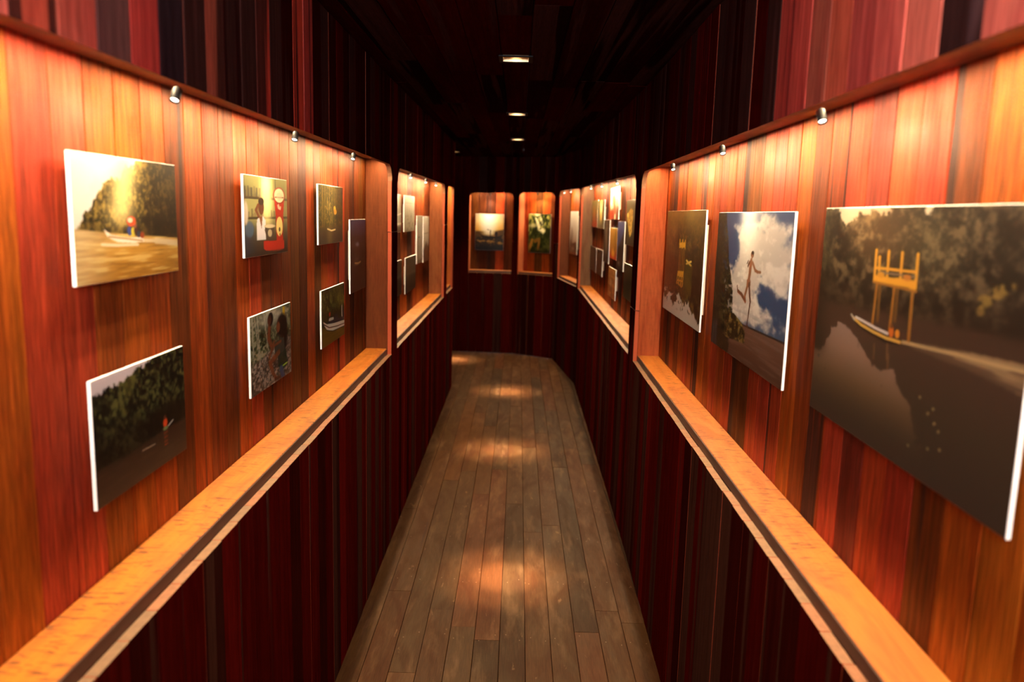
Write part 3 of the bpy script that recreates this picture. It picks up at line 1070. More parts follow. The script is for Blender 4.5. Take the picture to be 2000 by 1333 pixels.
def pic_shop_scale():
    p = Pic(110, 170, 3)
    p.im = p.grad([(0, (120, 116, 66)), (0.5, (150, 148, 96)), (0.75, (70, 60, 44)), (1, (34, 24, 20))])
    for u in (0.0, 0.36, 0.70):
        p.put(p.line((u, 0), (u, 0.62), 0.010), (58, 50, 30))
    for v in (0.27, 0.52):
        p.put(sm(p.V, v - 0.02, v - 0.01) * (1 - sm(p.V, v + 0.012, v + 0.02)), (54, 46, 28))
    rs = np.random.RandomState(5)
    for v0 in (0.255, 0.505):
        for k in range(11):
            u = 0.03 + k * 0.062 + rs.uniform(-0.01, 0.01)
            h = rs.uniform(0.05, 0.13)
            c = [(60, 52, 40), (96, 82, 52), (44, 40, 36), (120, 104, 70)][rs.randint(4)]
            p.put(p.poly([(u - 0.02, v0 - h), (u + 0.02, v0 - h), (u + 0.024, v0), (u - 0.024, v0)]) * 0.8, c)
    p.put(p.ell(0.48, 0.25, 0.13, 0.34, 0.7) * 0.9, (244, 226, 156))  # spotlight glare on the glossy surface, painted as a pale ellipse
    p.put(sm(p.V, 0.6, 0.64) * (1 - sm(p.U, 0.0, 0.3)), (40, 44, 60))
    p.put(p.ell(0.10, 0.66, 0.09, 0.10), (70, 90, 112))
    p.put(p.ell(0.03, 0.46, 0.05, 0.14), (190, 176, 160))
    p.put(p.poly([(0.25, 0.80), (0.25, 0.60), (0.27, 0.53), (0.32, 0.50), (0.40, 0.50), (0.45, 0.55), (0.455, 0.80)]), (206, 202, 210))
    p.put(p.poly([(0.31, 0.5), (0.385, 0.5), (0.36, 0.66)]), (120, 72, 44))
    p.put(p.ell(0.36, 0.38, 0.062, 0.10, 0.15), (84, 46, 28))
    p.put(p.ell(0.36, 0.31, 0.062, 0.045, 0.15), (26, 16, 12))
    p.put(p.path([(0.30, 0.5), (0.24, 0.42), (0.29, 0.36)], 0.022), (104, 58, 34))
    p.put(p.poly([(0.44, 0.62), (0.64, 0.62), (0.66, 0.66), (0.62, 0.80), (0.48, 0.80), (0.43, 0.68)]), (64, 54, 46))
    p.put(p.ell(0.55, 0.63, 0.13, 0.025), (196, 182, 150))
    p.put(p.ell(0.55, 0.72, 0.05, 0.05), (176, 160, 130))
    p.put(p.poly([(0.40, 0.82), (0.90, 0.83), (0.90, 0.95), (0.80, 0.97), (0.46, 0.95), (0.40, 0.92)]), (172, 34, 18))
    p.put(p.poly([(0.66, 0.24), (0.93, 0.23), (0.90, 0.42), (0.875, 0.84), (0.71, 0.84), (0.70, 0.5)]), (178, 38, 20))
    p.put(p.ell(0.795, 0.22, 0.15, 0.115, 0.06), (150, 44, 24))
    p.put(p.ell(0.795, 0.22, 0.125, 0.095, 0.06), (232, 222, 182))
    p.put(p.line((0.69, 0.245), (0.90, 0.245), 0.008), (120, 60, 40))
    p.put(p.ell(0.795, 0.23, 0.075, 0.05, 0.1) * 0.6, (206, 196, 160))
    p.put(p.poly([(0.74, 0.35), (0.78, 0.33), (0.80, 0.37), (0.84, 0.36), (0.83, 0.42), (0.76, 0.40)]), (236, 196, 166))
    p.put(p.ell(0.79, 0.64, 0.082, 0.135, 0.06), (228, 206, 128))
    p.put(p.ell(0.79, 0.68, 0.02, 0.03), (60, 40, 26))
    p.put(p.ell(0.80, 0.75, 0.012, 0.02), (60, 40, 26))
    p.put(sm(p.V, 0.93, 0.99) * 0.7, (38, 26, 20))
    return p


def pic_two_girls():
    p = Pic(100, 180, 4)
    p.im = p.leaves((34, 40, 24), (84, 92, 62), (150, 152, 128), 24)
    for k in range(12):
        u = p.rs.rand()
        p.put(p.line((u, -0.05), (u + p.rs.uniform(-0.12, 0.12), 0.6), 0.010) * (0.8 - 0.5 * sm(p.V, 0.4, 0.6)), (78, 74, 62) if k % 2 else (168, 164, 150))
    p.put(p.ell(0.5, 0.10, 0.36, 0.12, 0.7) * 0.7, (196, 196, 188))
    p.put(p.poly([(0.78, 0.02), (0.84, 0.02), (0.86, 0.34), (0.80, 0.34)]), (206, 176, 40))
    gr = p.below([(0, 0.62), (0.35, 0.56), (1, 0.42)], 0.03, 12, 0.03)
    p.put(gr, p.leaves((58, 50, 44), (112, 100, 92), (168, 158, 148), 30))
    for k in range(7):
        v = 0.56 + k * 0.06
        p.put(p.line((0.6 + 0.03 * k, v + 0.05), (1.02, v - 0.05), 0.014) * 0.7, (138, 126, 116) if k % 2 else (66, 56, 50))
    for k in range(5):
        p.put(p.line((0.03 + 0.07 * k, 0.98), (0.3 + 0.03 * k, 0.62), 0.008) * 0.5, (80, 70, 62))
    skin, shade, hair = (118, 68, 44), (80, 44, 30), (24, 18, 16)
    p.put(p.path([(0.44, 0.22), (0.42, 0.36), (0.50, 0.52)], [0.034, 0.040, 0.036]), skin)
    p.put(p.ell(0.47, 0.12, 0.065, 0.085), hair)
    p.put(p.ell(0.44, 0.13, 0.045, 0.06), shade)
    p.put(p.ell(0.76, 0.27, 0.14, 0.16), hair)
    p.put(p.path([(0.80, 0.3), (0.84, 0.46), (0.80, 0.6)], [0.07, 0.06, 0.03]), hair)
    p.put(p.ell(0.66, 0.27, 0.05, 0.075), skin)
    p.put(p.poly([(0.55, 0.46), (0.80, 0.44), (0.84, 0.66), (0.66, 0.72), (0.56, 0.62)]), (60, 62, 56))
    p.put(p.path([(0.72, 0.48), (0.52, 0.50), (0.42, 0.62), (0.55, 0.44)], 0.02), skin)
    p.put(p.poly([(0.66, 0.66), (0.86, 0.62), (0.90, 0.86), (0.74, 0.90), (0.64, 0.80)]), (34, 50, 40))
    p.put(p.line((0.68, 0.845), (0.88, 0.83), 0.012), (158, 196, 74))
    p.put(p.path([(0.66, 0.62), (0.44, 0.70), (0.50, 0.84), (0.58, 0.96)], [0.042, 0.040, 0.032, 0.024]), skin)
    p.put(p.path([(0.72, 0.86), (0.76, 0.97)], [0.05, 0.04]), (64, 76, 112))
    p.put(p.path([(0.56, 0.95), (0.68, 0.97)], 0.022), shade)
    return p


def pic_golden_mangrove():
    p = Pic(80, 150, 5)
    p.im = p.leaves((26, 24, 12), (70, 62, 26), (140, 120, 46), 30)
    for k in range(36):
        u = p.rs.rand()
        p.put(p.line((u, 0), (u + p.rs.uniform(-0.06, 0.06), 0.72), 0.008) * 0.55, (166, 140, 54) if k % 2 else (28, 26, 14))
    p.put(sm(p.U, 0.42, 0.7) * 0.45 * (1 - sm(p.V, 0.5, 0.8)), (34, 30, 18))
    sh = np.exp(-((p.U - 0.42) / 0.13) ** 2) * (1 - sm(p.V, 0.6, 0.8))  # upright gold streak, painted in for the lamp mirrored on the print
    p.put(sh * 0.5 * sm(p.noise(26, 12, 3, 0.7), 0.35, 0.62), (240, 206, 110))
    wt = p.below([(0, 0.72), (1, 0.66)], 0.02, 9, 0.03)
    p.put(wt, p.grad([(0.66, (74, 60, 34)), (0.8, (64, 52, 36)), (1, (54, 46, 38))]))
    p.put(wt * np.exp(-((p.U - 0.42) / 0.1) ** 2) * 0.4, (150, 120, 60))  # the painted lamp streak carried on over the water
    p.put(p.path([(0.34, 0.745), (0.50, 0.78), (0.66, 0.765)], 0.014), (226, 206, 150))
    p.put(p.ell(0.64, 0.40, 0.05, 0.05), (226, 172, 60))
    p.put(p.ell(0.66, 0.45, 0.07, 0.05), (190, 138, 50))
    p.put(p.line((0.58, 0.34), (0.60, 0.5), 0.014), (90, 66, 30))
    return p


def pic_moored_boat():
    p = Pic(80, 150, 6)
    p.im = p.leaves((16, 18, 10), (48, 54, 26), (112, 112, 50), 22)
    for k in range(10):
        u = p.rs.rand()
        p.put(p.path([(u, 0.02), (u + 0.06, 0.25), (u - 0.03, 0.5)], 0.008) * 0.6, (98, 96, 48))
    p.put(p.ell(0.75, 0.25, 0.2, 0.16, 0.8) * 0.4, (120, 130, 46))
    p.put(sm(p.V, 0.34, 0.52) * 0.55, (18, 16, 10))
    wt = p.below([(0, 0.64), (1, 0.80)], 0.0, 9, 0.02)
    p.put(wt, p.grad([(0.62, (96, 82, 22)), (0.85, (112, 92, 26)), (1, (92, 76, 26))]))
    p.put(wt * sm(p.bands(3, 30), 0.5, 0.7) * 0.4, (66, 56, 22))
    p.put(p.ell(0.33, 0.46, 0.03, 0.05), (176, 40, 24))
    p.put(p.ell(0.33, 0.41, 0.024, 0.028), (60, 40, 30))
    p.put(p.poly([(0.26, 0.58), (0.52, 0.6), (0.56, 0.52), (0.68, 0.52), (0.70, 0.62), (0.84, 0.62), (0.86, 0.50), (0.98, 0.52), (1.0, 0.70), (0.3, 0.68)]), (40, 44, 54))
    p.put(p.poly([(0.30, 0.53), (0.50, 0.55), (0.50, 0.60), (0.28, 0.58)]), (196, 190, 186))
    p.put(p.line((0.88, 0.42), (0.88, 0.62), 0.014), (220, 216, 210))
    p.put(p.poly([(0.06, 0.54), (0.20, 0.615), (0.5, 0.665), (1.0, 0.72), (1.0, 0.83), (0.45, 0.80), (0.20, 0.715), (0.10, 0.62)]), (218, 212, 206))
    p.put(p.path([(0.10, 0.60), (0.3, 0.70), (0.65, 0.755), (1.0, 0.785)], 0.010), (70, 34, 30))
    p.put(p.path([(0.18, 0.72), (0.45, 0.80), (1.0, 0.84)], 0.010), (46, 40, 26))
    return p


def pic_night_boat():
    p = Pic(60, 150, 7)
    p.im = p.grad([(0, (34, 44, 84)), (0.14, (30, 38, 66)), (0.34, (18, 20, 26)), (0.6, (20, 17, 14)), (1, (14, 12, 11))])
    p.put(p.below([(0, 0.25), (0.4, 0.2), (0.7, 0.3), (1, 0.22)], 0.05, 10) * 0.8, p.leaves((12, 12, 12), (24, 24, 24), (46, 46, 48), 18))
    p.put(p.ell(0.45, 0.34, 0.10, 0.03, 0.7) * 0.8, (120, 130, 160))
    p.put(p.ell(0.42, 0.55, 0.12, 0.022, 0.7), (70, 66, 56))
    p.put(p.path([(0.28, 0.60), (0.5, 0.615), (0.66, 0.60)], 0.012), (176, 146, 96))
    p.put(p.ell(0.48, 0.63, 0.10, 0.012, 0.7) * 0.7, (120, 96, 60))
    return p


def pic_mirrored_platform():
    p = Pic(110, 220, 8)
    p.im = p.leaves((26, 22, 12), (60, 50, 24), (104, 86, 40), 26)
    p.put((1 - sm(p.V, 0.0, 0.32)) * 0.8, (104, 84, 38))
    p.put(sm(p.V, 0.28, 0.45) * (1 - sm(p.V, 0.6, 0.8)) * 0.6, (34, 28, 16))
    for k in range(7):
        u = 0.03 + 0.05 * k + p.rs.uniform(-0.01, 0.01)
        p.put(p.line((u, 0.12), (u + 0.02, 0.42), 0.01) * 0.4, (120, 108, 70))
    p.put(p.poly([(0.60, 0.42), (0.76, 0.46), (0.78, 0.72), (0.66, 0.80), (0.58, 0.62)]) * 0.55, (86, 84, 28))
    sky = p.below([(0, 0.80), (0.12, 0.78), (0.3, 0.80), (0.45, 0.77), (0.55, 0.83), (0.7, 0.82), (0.85, 0.90), (1, 0.93)], 0.075, 14, 0.012)
    p.put(sky, (206, 198, 194))
    p.put(sm(p.noise(16, 20, 3), 0.52, 0.62) * sky * (1 - sm(p.V, 0.86, 0.95)), (52, 46, 30))
    yel, yd = (226, 172, 52), (150, 104, 34)
    for u in (0.43, 0.47, 0.52, 0.56):
        p.put(p.line((u, 0.34), (u - 0.005, 0.56), 0.007), yd)
    p.put(p.poly([(0.41, 0.295), (0.57, 0.285), (0.565, 0.335), (0.415, 0.345)]), yel)
    for u in (0.415, 0.49, 0.56):
        p.put(p.line((u, 0.27), (u, 0.34), 0.010), yel)
    p.put(p.line((0.57, 0.23), (0.57, 0.29), 0.008), yd)
    p.put(p.poly([(0.40, 0.565), (0.56, 0.55), (0.56, 0.61), (0.395, 0.615)]), yel)
    for u in (0.40, 0.45, 0.51, 0.555):
        p.put(p.line((u, 0.60), (u - 0.005, 0.685), 0.011), (196, 140, 44))
    p.put(p.line((0.395, 0.655), (0.55, 0.645), 0.008), (196, 140, 44))
    p.put(p.line((0.42, 0.68), (0.53, 0.70), 0.010), (160, 112, 44))
    p.put(p.path([(0.62, 0.445), (0.67, 0.46), (0.73, 0.445)], 0.009, 0.6), (234, 206, 110))
    p.put(p.path([(0.62, 0.475), (0.67, 0.462), (0.73, 0.478)], 0.009, 0.6), (210, 176, 84))
    return p


def pic_leaping_figure():
    p = Pic(170, 250, 9)
    p.im = p.grad([(0, (58, 80, 122)), (0.3, (52, 76, 122)), (0.62, (52, 76, 118)), (0.75, (80, 98, 130))])
    n = p.noise(5, 5, 4, 0.6)
    n2 = p.noise(9, 12, 4, 0.6)
    cl = p.ell(0.68, 0.12, 0.32, 0.18, 0.6) + p.ell(0.80, 0.36, 0.36, 0.12, 0.7) * 0.9 + p.ell(0.40, 0.50, 0.20, 0.15, 0.7) + p.ell(0.50, 0.66, 0.40, 0.08, 0.8) * 0.8 \
        + p.ell(0.52, 0.25, 0.15, 0.12, 0.7) + p.ell(0.2, 0.1, 0.1, 0.06, 0.7) * 0.5
    cm = sm(cl * 0.9 + (n - 0.5) * 1.1 + (n2 - 0.5) * 0.7, 0.40, 0.85)
    p.put(cm, (206, 198, 196))
    p.put(cm * sm(n2, 0.45, 0.7) * 0.8, (244, 236, 232))
    p.put(cm * sm(1 - n, 0.5, 0.7) * sm(p.U, 0.6, 0.95) * 0.6, (150, 140, 138))
    p.put(p.ell(0.49, 0.06, 0.11, 0.22, 0.8) * 0.85, (250, 246, 242))
    p.put(sm(p.bands(5, 30), 0.5, 0.7) * sm(p.V, 0.62, 0.74) * 0.5, (112, 122, 140))
    tree = p.poly([(-0.1, -0.05), (0.14, -0.02), (0.15, 0.08), (0.19, 0.18), (0.22, 0.34), (0.27, 0.44), (0.31, 0.52), (0.33, 0.66), (0.345, 0.80), (0.3, 1.05), (-0.1, 1.05)])
    edge = sm(p.noise(34, 50, 3) - (p.U - 0.02) * 0.9 - 0.02 + 0.25 * p.V, 0.2, 0.42)
    tree = np.clip(tree * (0.35 + edge), 0, 1)
    p.put(tree, p.leaves((20, 19, 12), (46, 42, 24), (92, 84, 46), 40, 0.9))
    p.put(tree * (1 - sm(p.U, 0.05, 0.22)) * 0.5, (30, 24, 18))
    wt = p.below([(0, 0.765), (0.5, 0.748), (0.96, 0.732), (1, 0.73)], 0.0, 9, 0.008) * (1 - tree * (1 - sm(p.U, 0.26, 0.34)))
    p.put(wt, p.grad([(0.74, (118, 88, 74)), (0.86, (104, 70, 54)), (1, (84, 56, 44))]))
    p.put(wt * sm(p.bands(5, 60), 0.5, 0.7) * 0.45, (136, 112, 102))
    p.put(p.line((0.46, 0.75), (1.0, 0.732), 0.006), (58, 48, 46))
    g = p.poly([(0.22, 0.72), (0.36, 0.70), (0.48, 0.74), (0.535, 0.79), (0.54, 0.865), (0.22, 0.90)])
    p.put(g, p.leaves((42, 34, 18), (92, 76, 36), (150, 128, 70), 36, 0.8))
    p.put(p.poly([(0.05, 0.86), (0.25, 0.86), (0.3, 1.0), (0.05, 1.0)]) * 0.6, (72, 52, 30))
    p.put(p.poly([(-0.05, 0.83), (0.10, 0.80), (0.12, 1.02), (-0.05, 1.02)]) * 0.7, (56, 48, 48))
    for q in ((-0.02, 0.86), (0.03, 0.84), (0.08, 0.82)):
        p.put(p.line(q, (q[0] + 0.005, 1.0), 0.006) * 0.7, (110, 104, 108))
    # the leaping figure
    A = 1.75
    skin, sh = (150, 98, 70), (92, 56, 42)
    p.put(p.ell(0.562, 0.272, 0.020, 0.020, 0.2), skin)
    p.put(p.ell(0.566, 0.260, 0.017, 0.012, 0.3), (48, 30, 24))
    p.put(p.line((0.560, 0.29), (0.556, 0.315), 0.010, A), skin)
    p.put(p.path([(0.552, 0.325), (0.546, 0.39), (0.535, 0.46)], [0.030, 0.027, 0.024], A), skin)
    p.put(p.path([(0.575, 0.325), (0.612, 0.368), (0.645, 0.375), (0.682, 0.372)], [0.014, 0.012, 0.009, 0.008], A), skin)
    p.put(p.path([(0.532, 0.325), (0.515, 0.35), (0.52, 0.335)], [0.012, 0.010, 0.008], A), sh)
    p.put(p.line((0.50, 0.336), (0.515, 0.316), 0.006, A), (60, 40, 34))
    p.put(p.poly([(0.512, 0.44), (0.56, 0.435), (0.568, 0.475), (0.515, 0.485)]), (158, 108, 84))
    p.put(p.path([(0.530, 0.47), (0.500, 0.55), (0.512, 0.585)], [0.021, 0.017, 0.014], A), skin)
    p.put(p.path([(0.512, 0.585), (0.45, 0.55), (0.392, 0.535), (0.382, 0.505)], [0.015, 0.014, 0.010, 0.008], A), (120, 74, 54))
    p.put(p.path([(0.548, 0.47), (0.565, 0.54), (0.578, 0.575), (0.566, 0.66), (0.556, 0.735), (0.575, 0.75)], [0.020, 0.016, 0.014, 0.011, 0.008, 0.007], A), sh)
    return p


def pic_river_platform():
    p = Pic(280, 290, 10)
    p.im = p.grad([(0, (198, 184, 160)), (0.1, (206, 190, 160))])
    tree = p.below([(-0.01, 0.0), (0.09, 0.0), (0.12, 0.05), (0.155, 0.09), (0.19, 0.06), (0.26, 0.035), (0.33, 0.02), (0.4, 0.02), (0.45, -0.03), (0.56, -0.03), (0.6, 0.03), (0.64, -0.02), (1, -0.08)], 0.05, 38, 0.008)
    lv = p.leaves((26, 21, 15), (60, 50, 36), (104, 88, 62), 40, 1.2)
    p.put(tree, lv)
    p.put(tree * (1 - sm(p.U, 0.0, 0.14)) * 0.6, p.leaves((26, 24, 14), (60, 56, 34), (110, 100, 64), 44, 1.2))
    p.put(p.ell(0.36, 0.09, 0.16, 0.16, 0.9) * 0.38, (156, 116, 76))
    p.put(p.ell(0.62, 0.16, 0.14, 0.12, 0.9) * tree * 0.35, (120, 106, 76))
    p.put(tree * sm(p.U, 0.62, 1.0) * 0.40, (58, 46, 38))
    p.put(tree * sm(p.V, 0.2, 0.44) * 0.65, (44, 32, 24))
    p.put(p.path([(0.83, 0.32), (0.87, 0.29), (0.92, 0.245)], [0.02, 0.022, 0.016]) * sm(p.noise(50, 40, 2), 0.5, 0.62) * 0.75, (150, 122, 60))
    p.put(p.ell(0.84, 0.34, 0.014, 0.016) * 0.6, (140, 112, 56))
    wt = p.below([(0, 0.45), (0.3, 0.44), (0.7, 0.41), (1, 0.40)], 0.006, 16, 0.02)
    p.put(wt, p.grad([(0.4, (62, 44, 34)), (0.55, (70, 52, 42)), (0.75, (66, 54, 42)), (1, (62, 52, 44))]))
    # sky mirrored in the water, tree reflections around it
    rf = p.poly([(0.10, 0.60), (0.16, 0.52), (0.24, 0.53), (0.30, 0.58), (0.36, 0.645), (0.45, 0.655), (0.53, 0.65), (0.56, 0.72), (0.60, 0.78), (0.66, 0.86), (0.74, 1.1), (-0.1, 1.1), (-0.1, 0.72), (0.05, 0.70), (0.09, 0.66)], 0.035, 20)
    k = np.clip(rf * sm(p.noise(26, 22, 3) + 0.3, 0.45, 0.6), 0, 1)
    p.put(k * (1 - sm(p.V, 0.72, 0.98)), p.grad([(0.5, (142, 118, 108)), (0.64, (136, 108, 92)), (0.78, (104, 82, 60)), (1, (74, 62, 46))]))
    p.put((1 - sm(p.U, 0.0, 0.13)) * wt * (1 - sm(p.V, 0.66, 0.76)) * 0.6, (44, 36, 26))
    # wake
    wk = p.poly([(0.54, 0.515), (0.75, 0.487), (1.05, 0.462), (1.05, 0.565), (0.8, 0.538), (0.6, 0.535)])
    p.put(wk * 0.6, (104, 82, 62))
    p.put(wk * sm(p.bands(7, 70), 0.48, 0.62) * 0.8, (156, 128, 92))
    p.put(p.path([(0.545, 0.522), (0.66, 0.512), (0.78, 0.502), (1.0, 0.488)], [0.006, 0.007, 0.006, 0.005]) * 0.8, (190, 160, 112))
    # platform on stilts
    yel, yd = (214, 152, 50), (150, 100, 40)
    for a, b, c in (((0.383, 0.31), (0.378, 0.49), yd), ((0.40, 0.31), (0.405, 0.47), (110, 76, 36)), ((0.478, 0.30), (0.474, 0.50), yd),
                    ((0.567, 0.30), (0.572, 0.51), yd), ((0.495, 0.31), (0.497, 0.45), (104, 72, 36))):
        p.put(p.line(a, b, 0.0065), c)
    for u, v0, v1 in ((0.362, 0.178, 0.31), (0.384, 0.205, 0.28), (0.431, 0.178, 0.29), (0.50, 0.178, 0.29), (0.575, 0.178, 0.305)):
        p.put(p.line((u, v0), (u + 0.003, v1), 0.0062), yel)
    p.put(p.poly([(0.360, 0.283), (0.58, 0.278), (0.582, 0.312), (0.36, 0.308)]), yel)
    p.put(p.line((0.36, 0.312), (0.582, 0.318), 0.005), yd)
    p.put(p.line((0.37, 0.252), (0.575, 0.246), 0.0055), yel)
    p.put(p.line((0.385, 0.268), (0.572, 0.264), 0.004), (122, 104, 86))
    p.put(p.ell(0.40, 0.278, 0.02, 0.012), (196, 136, 44))
    p.put(p.ell(0.535, 0.272, 0.02, 0.012), (180, 112, 50))
    # long boat
    p.put(p.poly([(0.250, 0.478), (0.275, 0.495), (0.34, 0.512), (0.43, 0.522), (0.532, 0.518), (0.528, 0.540), (0.45, 0.548), (0.36, 0.535), (0.29, 0.515)]), (34, 24, 20))
    p.put(p.path([(0.262, 0.488), (0.31, 0.507), (0.38, 0.520), (0.46, 0.528), (0.53, 0.526)], 0.0065), (208, 164, 76))
    p.put(p.path([(0.278, 0.482), (0.34, 0.492), (0.40, 0.502), (0.465, 0.508)], 0.006), (206, 194, 190))
    p.put(p.line((0.247, 0.476), (0.268, 0.494), 0.005), (178, 166, 150))
    p.put(p.ell(0.485, 0.497, 0.012, 0.024), (196, 100, 36))
    p.put(p.ell(0.483, 0.474, 0.008, 0.010), (110, 62, 34))
    p.put(p.ell(0.515, 0.497, 0.011, 0.018), (206, 132, 44))
    for u, v in ((0.65, 0.70), (0.69, 0.745), (0.71, 0.72), (0.72, 0.77), (0.62, 0.90), (0.705, 0.87), (0.752, 0.85), (0.74, 0.79)):
        p.put(p.ell(u, v, 0.005, 0.006), (142, 124, 82))
    for u, v in ((0.40, 0.60), (0.48, 0.62), (0.47, 0.58)):
        p.put(p.line((u, v - 0.03), (u + 0.004, v + 0.03), 0.004) * 0.5, (150, 106, 60))
    return p


def pic_simple(seed, w, h, stops, extra):
    p = Pic(w, h, seed)
    p.im = p.grad(stops)
    extra(p)
    return p


def x_grey_sail(p):
    p.put(sm(p.U, 0.4, 0.95) * 0.6, (110, 104, 92))
    p.put(p.line((0.0, 0.62), (1.0, 0.50), 0.02), (224, 216, 200))
    p.put(p.line((0.0, 0.80), (1.0, 0.77), 0.025), (214, 206, 190))
    p.put(sm(p.V, 0.82, 0.86), p.leaves((34, 28, 22), (58, 50, 38), (90, 80, 62), 14))


def x_mist(p):
    p.put(sm(p.noise(6, 14, 3), 0.5, 0.75) * sm(p.V, 0.3, 0.6) * 0.75, (104, 92, 70))
    p.put(p.line((0.1, 0.20), (1.0, 0.205), 0.010) * 0.6, (128, 116, 96))
    for k in range(9):
        u = 0.08 + 0.1 * k
        p.put(p.line((u, 0.35 + 0.02 * (k % 3)), (u + 0.02, 0.9), 0.014) * 0.4, (110, 98, 78))


def x_bird(p):
    p.put(p.ell(0.35, 0.45, 0.13, 0.014, 0.4), (40, 34, 28))
    p.put(p.path([(0.3, 0.45), (0.45, 0.44)], 0.010), (40, 34, 28))
    p.put(sm(p.noise(4, 8, 3) + (p.V - 0.75), 0.55, 0.8) * 0.7, (96, 84, 66))


def x_trees(p):
    p.put(p.below([(0, 0.75), (0.3, 0.62), (0.5, 0.52), (0.8, 0.66), (1, 0.58)], 0.10, 9) * 0.9, p.leaves((30, 26, 22), (62, 54, 44), (128, 116, 98), 14))
    p.put(p.line((0.1, 0.375), (1.0, 0.37), 0.010) * 0.8, (132, 120, 102))


def x_dark_grey(p):
    p.put(sm(p.noise(6, 10, 3), 0.48, 0.72) * (1 - sm(p.V, 0.45, 0.6)) * 0.7, (104, 96, 80))
    p.put(p.line((0.0, 0.50), (1.0, 0.46), 0.014) * 0.7, (120, 112, 94))


def x_green_red(p):
    p.put(sm(p.noise(7, 9, 3), 0.45, 0.65) * 0.7, (120, 84, 34))
    p.put(p.ell(0.55, 0.9, 0.4, 0.16, 0.5), (172, 44, 18))
    p.put(p.ell(0.4, 0.55, 0.2, 0.3, 0.7) * 0.7, (190, 110, 44))


def x_gold_column(p):
    p.put(p.below([(0, 0.3), (1, 0.25)], 0.2, 8) * 0.5, p.leaves((26, 26, 10), (60, 56, 20), (120, 100, 34), 16))
    p.put(np.exp(-((p.U - 0.52) / 0.18) ** 2) * (1 - sm(p.V, 0.6, 0.95)), (236, 196, 84))
    p.put(p.ell(0.52, 0.28, 0.15, 0.2, 0.8), (250, 234, 190))


def x_bright_figure(p):
    p.put(p.poly([(0.15, 0.3), (0.5, 0.2), (0.62, 0.5), (0.3, 0.55)]) * 0.7, (176, 158, 70))
    p.put(p.path([(0.4, 0.3), (0.5, 0.55), (0.62, 0.8)], [0.05, 0.08, 0.06]), (196, 92, 40))
    p.put(sm(p.V, 0.62, 0.8) * (1 - sm(p.U, 0.35, 0.6)), (156, 46, 20))
    p.put(sm(p.V, 0.55, 0.75) * sm(p.U, 0.7, 0.95), (120, 46, 26))
    p.put(p.ell(0.62, 0.92, 0.08, 0.10, 0.4), (240, 222, 190))


def x_gold_bush(p):
    p.put(p.poly([(0.1, 0.30), (0.5, 0.18), (0.75, 0.25), (0.66, 0.7), (0.45, 0.85), (0.2, 0.5)]) * 0.9, p.leaves((110, 76, 26), (186, 138, 52), (230, 190, 96), 18))


def x_ghost(p):
    p.put(p.path([(0.5, 0.15), (0.45, 0.35), (0.55, 0.55), (0.5, 0.72)], [0.10, 0.14, 0.16, 0.08]) * 0.8, (136, 118, 96))
    p.put(p.ell(0.5, 0.14, 0.09, 0.05), (110, 82, 62))


def x_ember(p):
    p.put(p.path([(0.75, 0.1), (0.7, 0.35), (0.8, 0.55), (0.7, 0.7)], 0.05) * 0.7, (90, 58, 20))
    p.put(p.ell(0.5, 0.98, 0.5, 0.13, 0.6), (204, 44, 16))
    p.put(p.ell(0.5, 0.82, 0.2, 0.14, 0.7), (242, 176, 58))


def x_dusk(p):
    p.put(p.poly([(1.05, 0.15), (0.8, 0.25), (0.5, 0.42), (0.3, 0.5), (-0.05, 0.62), (-0.05, 1.05), (1.05, 1.05)]), p.leaves((12, 13, 16), (20, 21, 22), (34, 34, 32), 18))
    p.put(p.ell(0.35, 0.86, 0.12, 0.03, 0.5), (150, 132, 120))
    p.put(p.line((0.25, 0.92), (0.6, 0.90), 0.012), (110, 90, 80))


def x_brown_people(p):
    for u, c in ((0.3, (110, 64, 36)), (0.6, (84, 48, 28)), (0.8, (60, 50, 44))):
        p.put(p.path([(u, 0.2), (u - 0.05, 0.5), (u + 0.03, 0.8)], [0.05, 0.09, 0.05]) * 0.8, c)


def x_sunlit_wood(p):
    p.put(sm(p.noise(4, 14, 3), 0.48, 0.7) * 0.8, (222, 160, 92))
    p.put(p.path([(0.55, 0.4), (0.5, 0.7), (0.6, 0.95)], 0.08) * 0.7, (112, 58, 30))
    p.put(p.ell(0.4, 0.5, 0.15, 0.12, 0.6) * 0.7, (226, 190, 150))


def x_dark_green(p):
    p.im = p.leaves((12, 14, 8), (30, 34, 16), (64, 62, 28), 22)


def x_tall_pale(p):
    p.put(sm(p.noise(5, 9, 3) + (p.V - 0.72) * 1.4, 0.5, 0.75), (96, 58, 42))
    p.put(p.poly([(0.25, 0.35), (0.45, 0.5), (0.4, 0.95), (0.1, 0.95), (0.12, 0.5)]) * 0.5, (120, 84, 66))
    p.put(sm(p.V, 0.93, 1.0) * 0.7, (176, 76, 36))


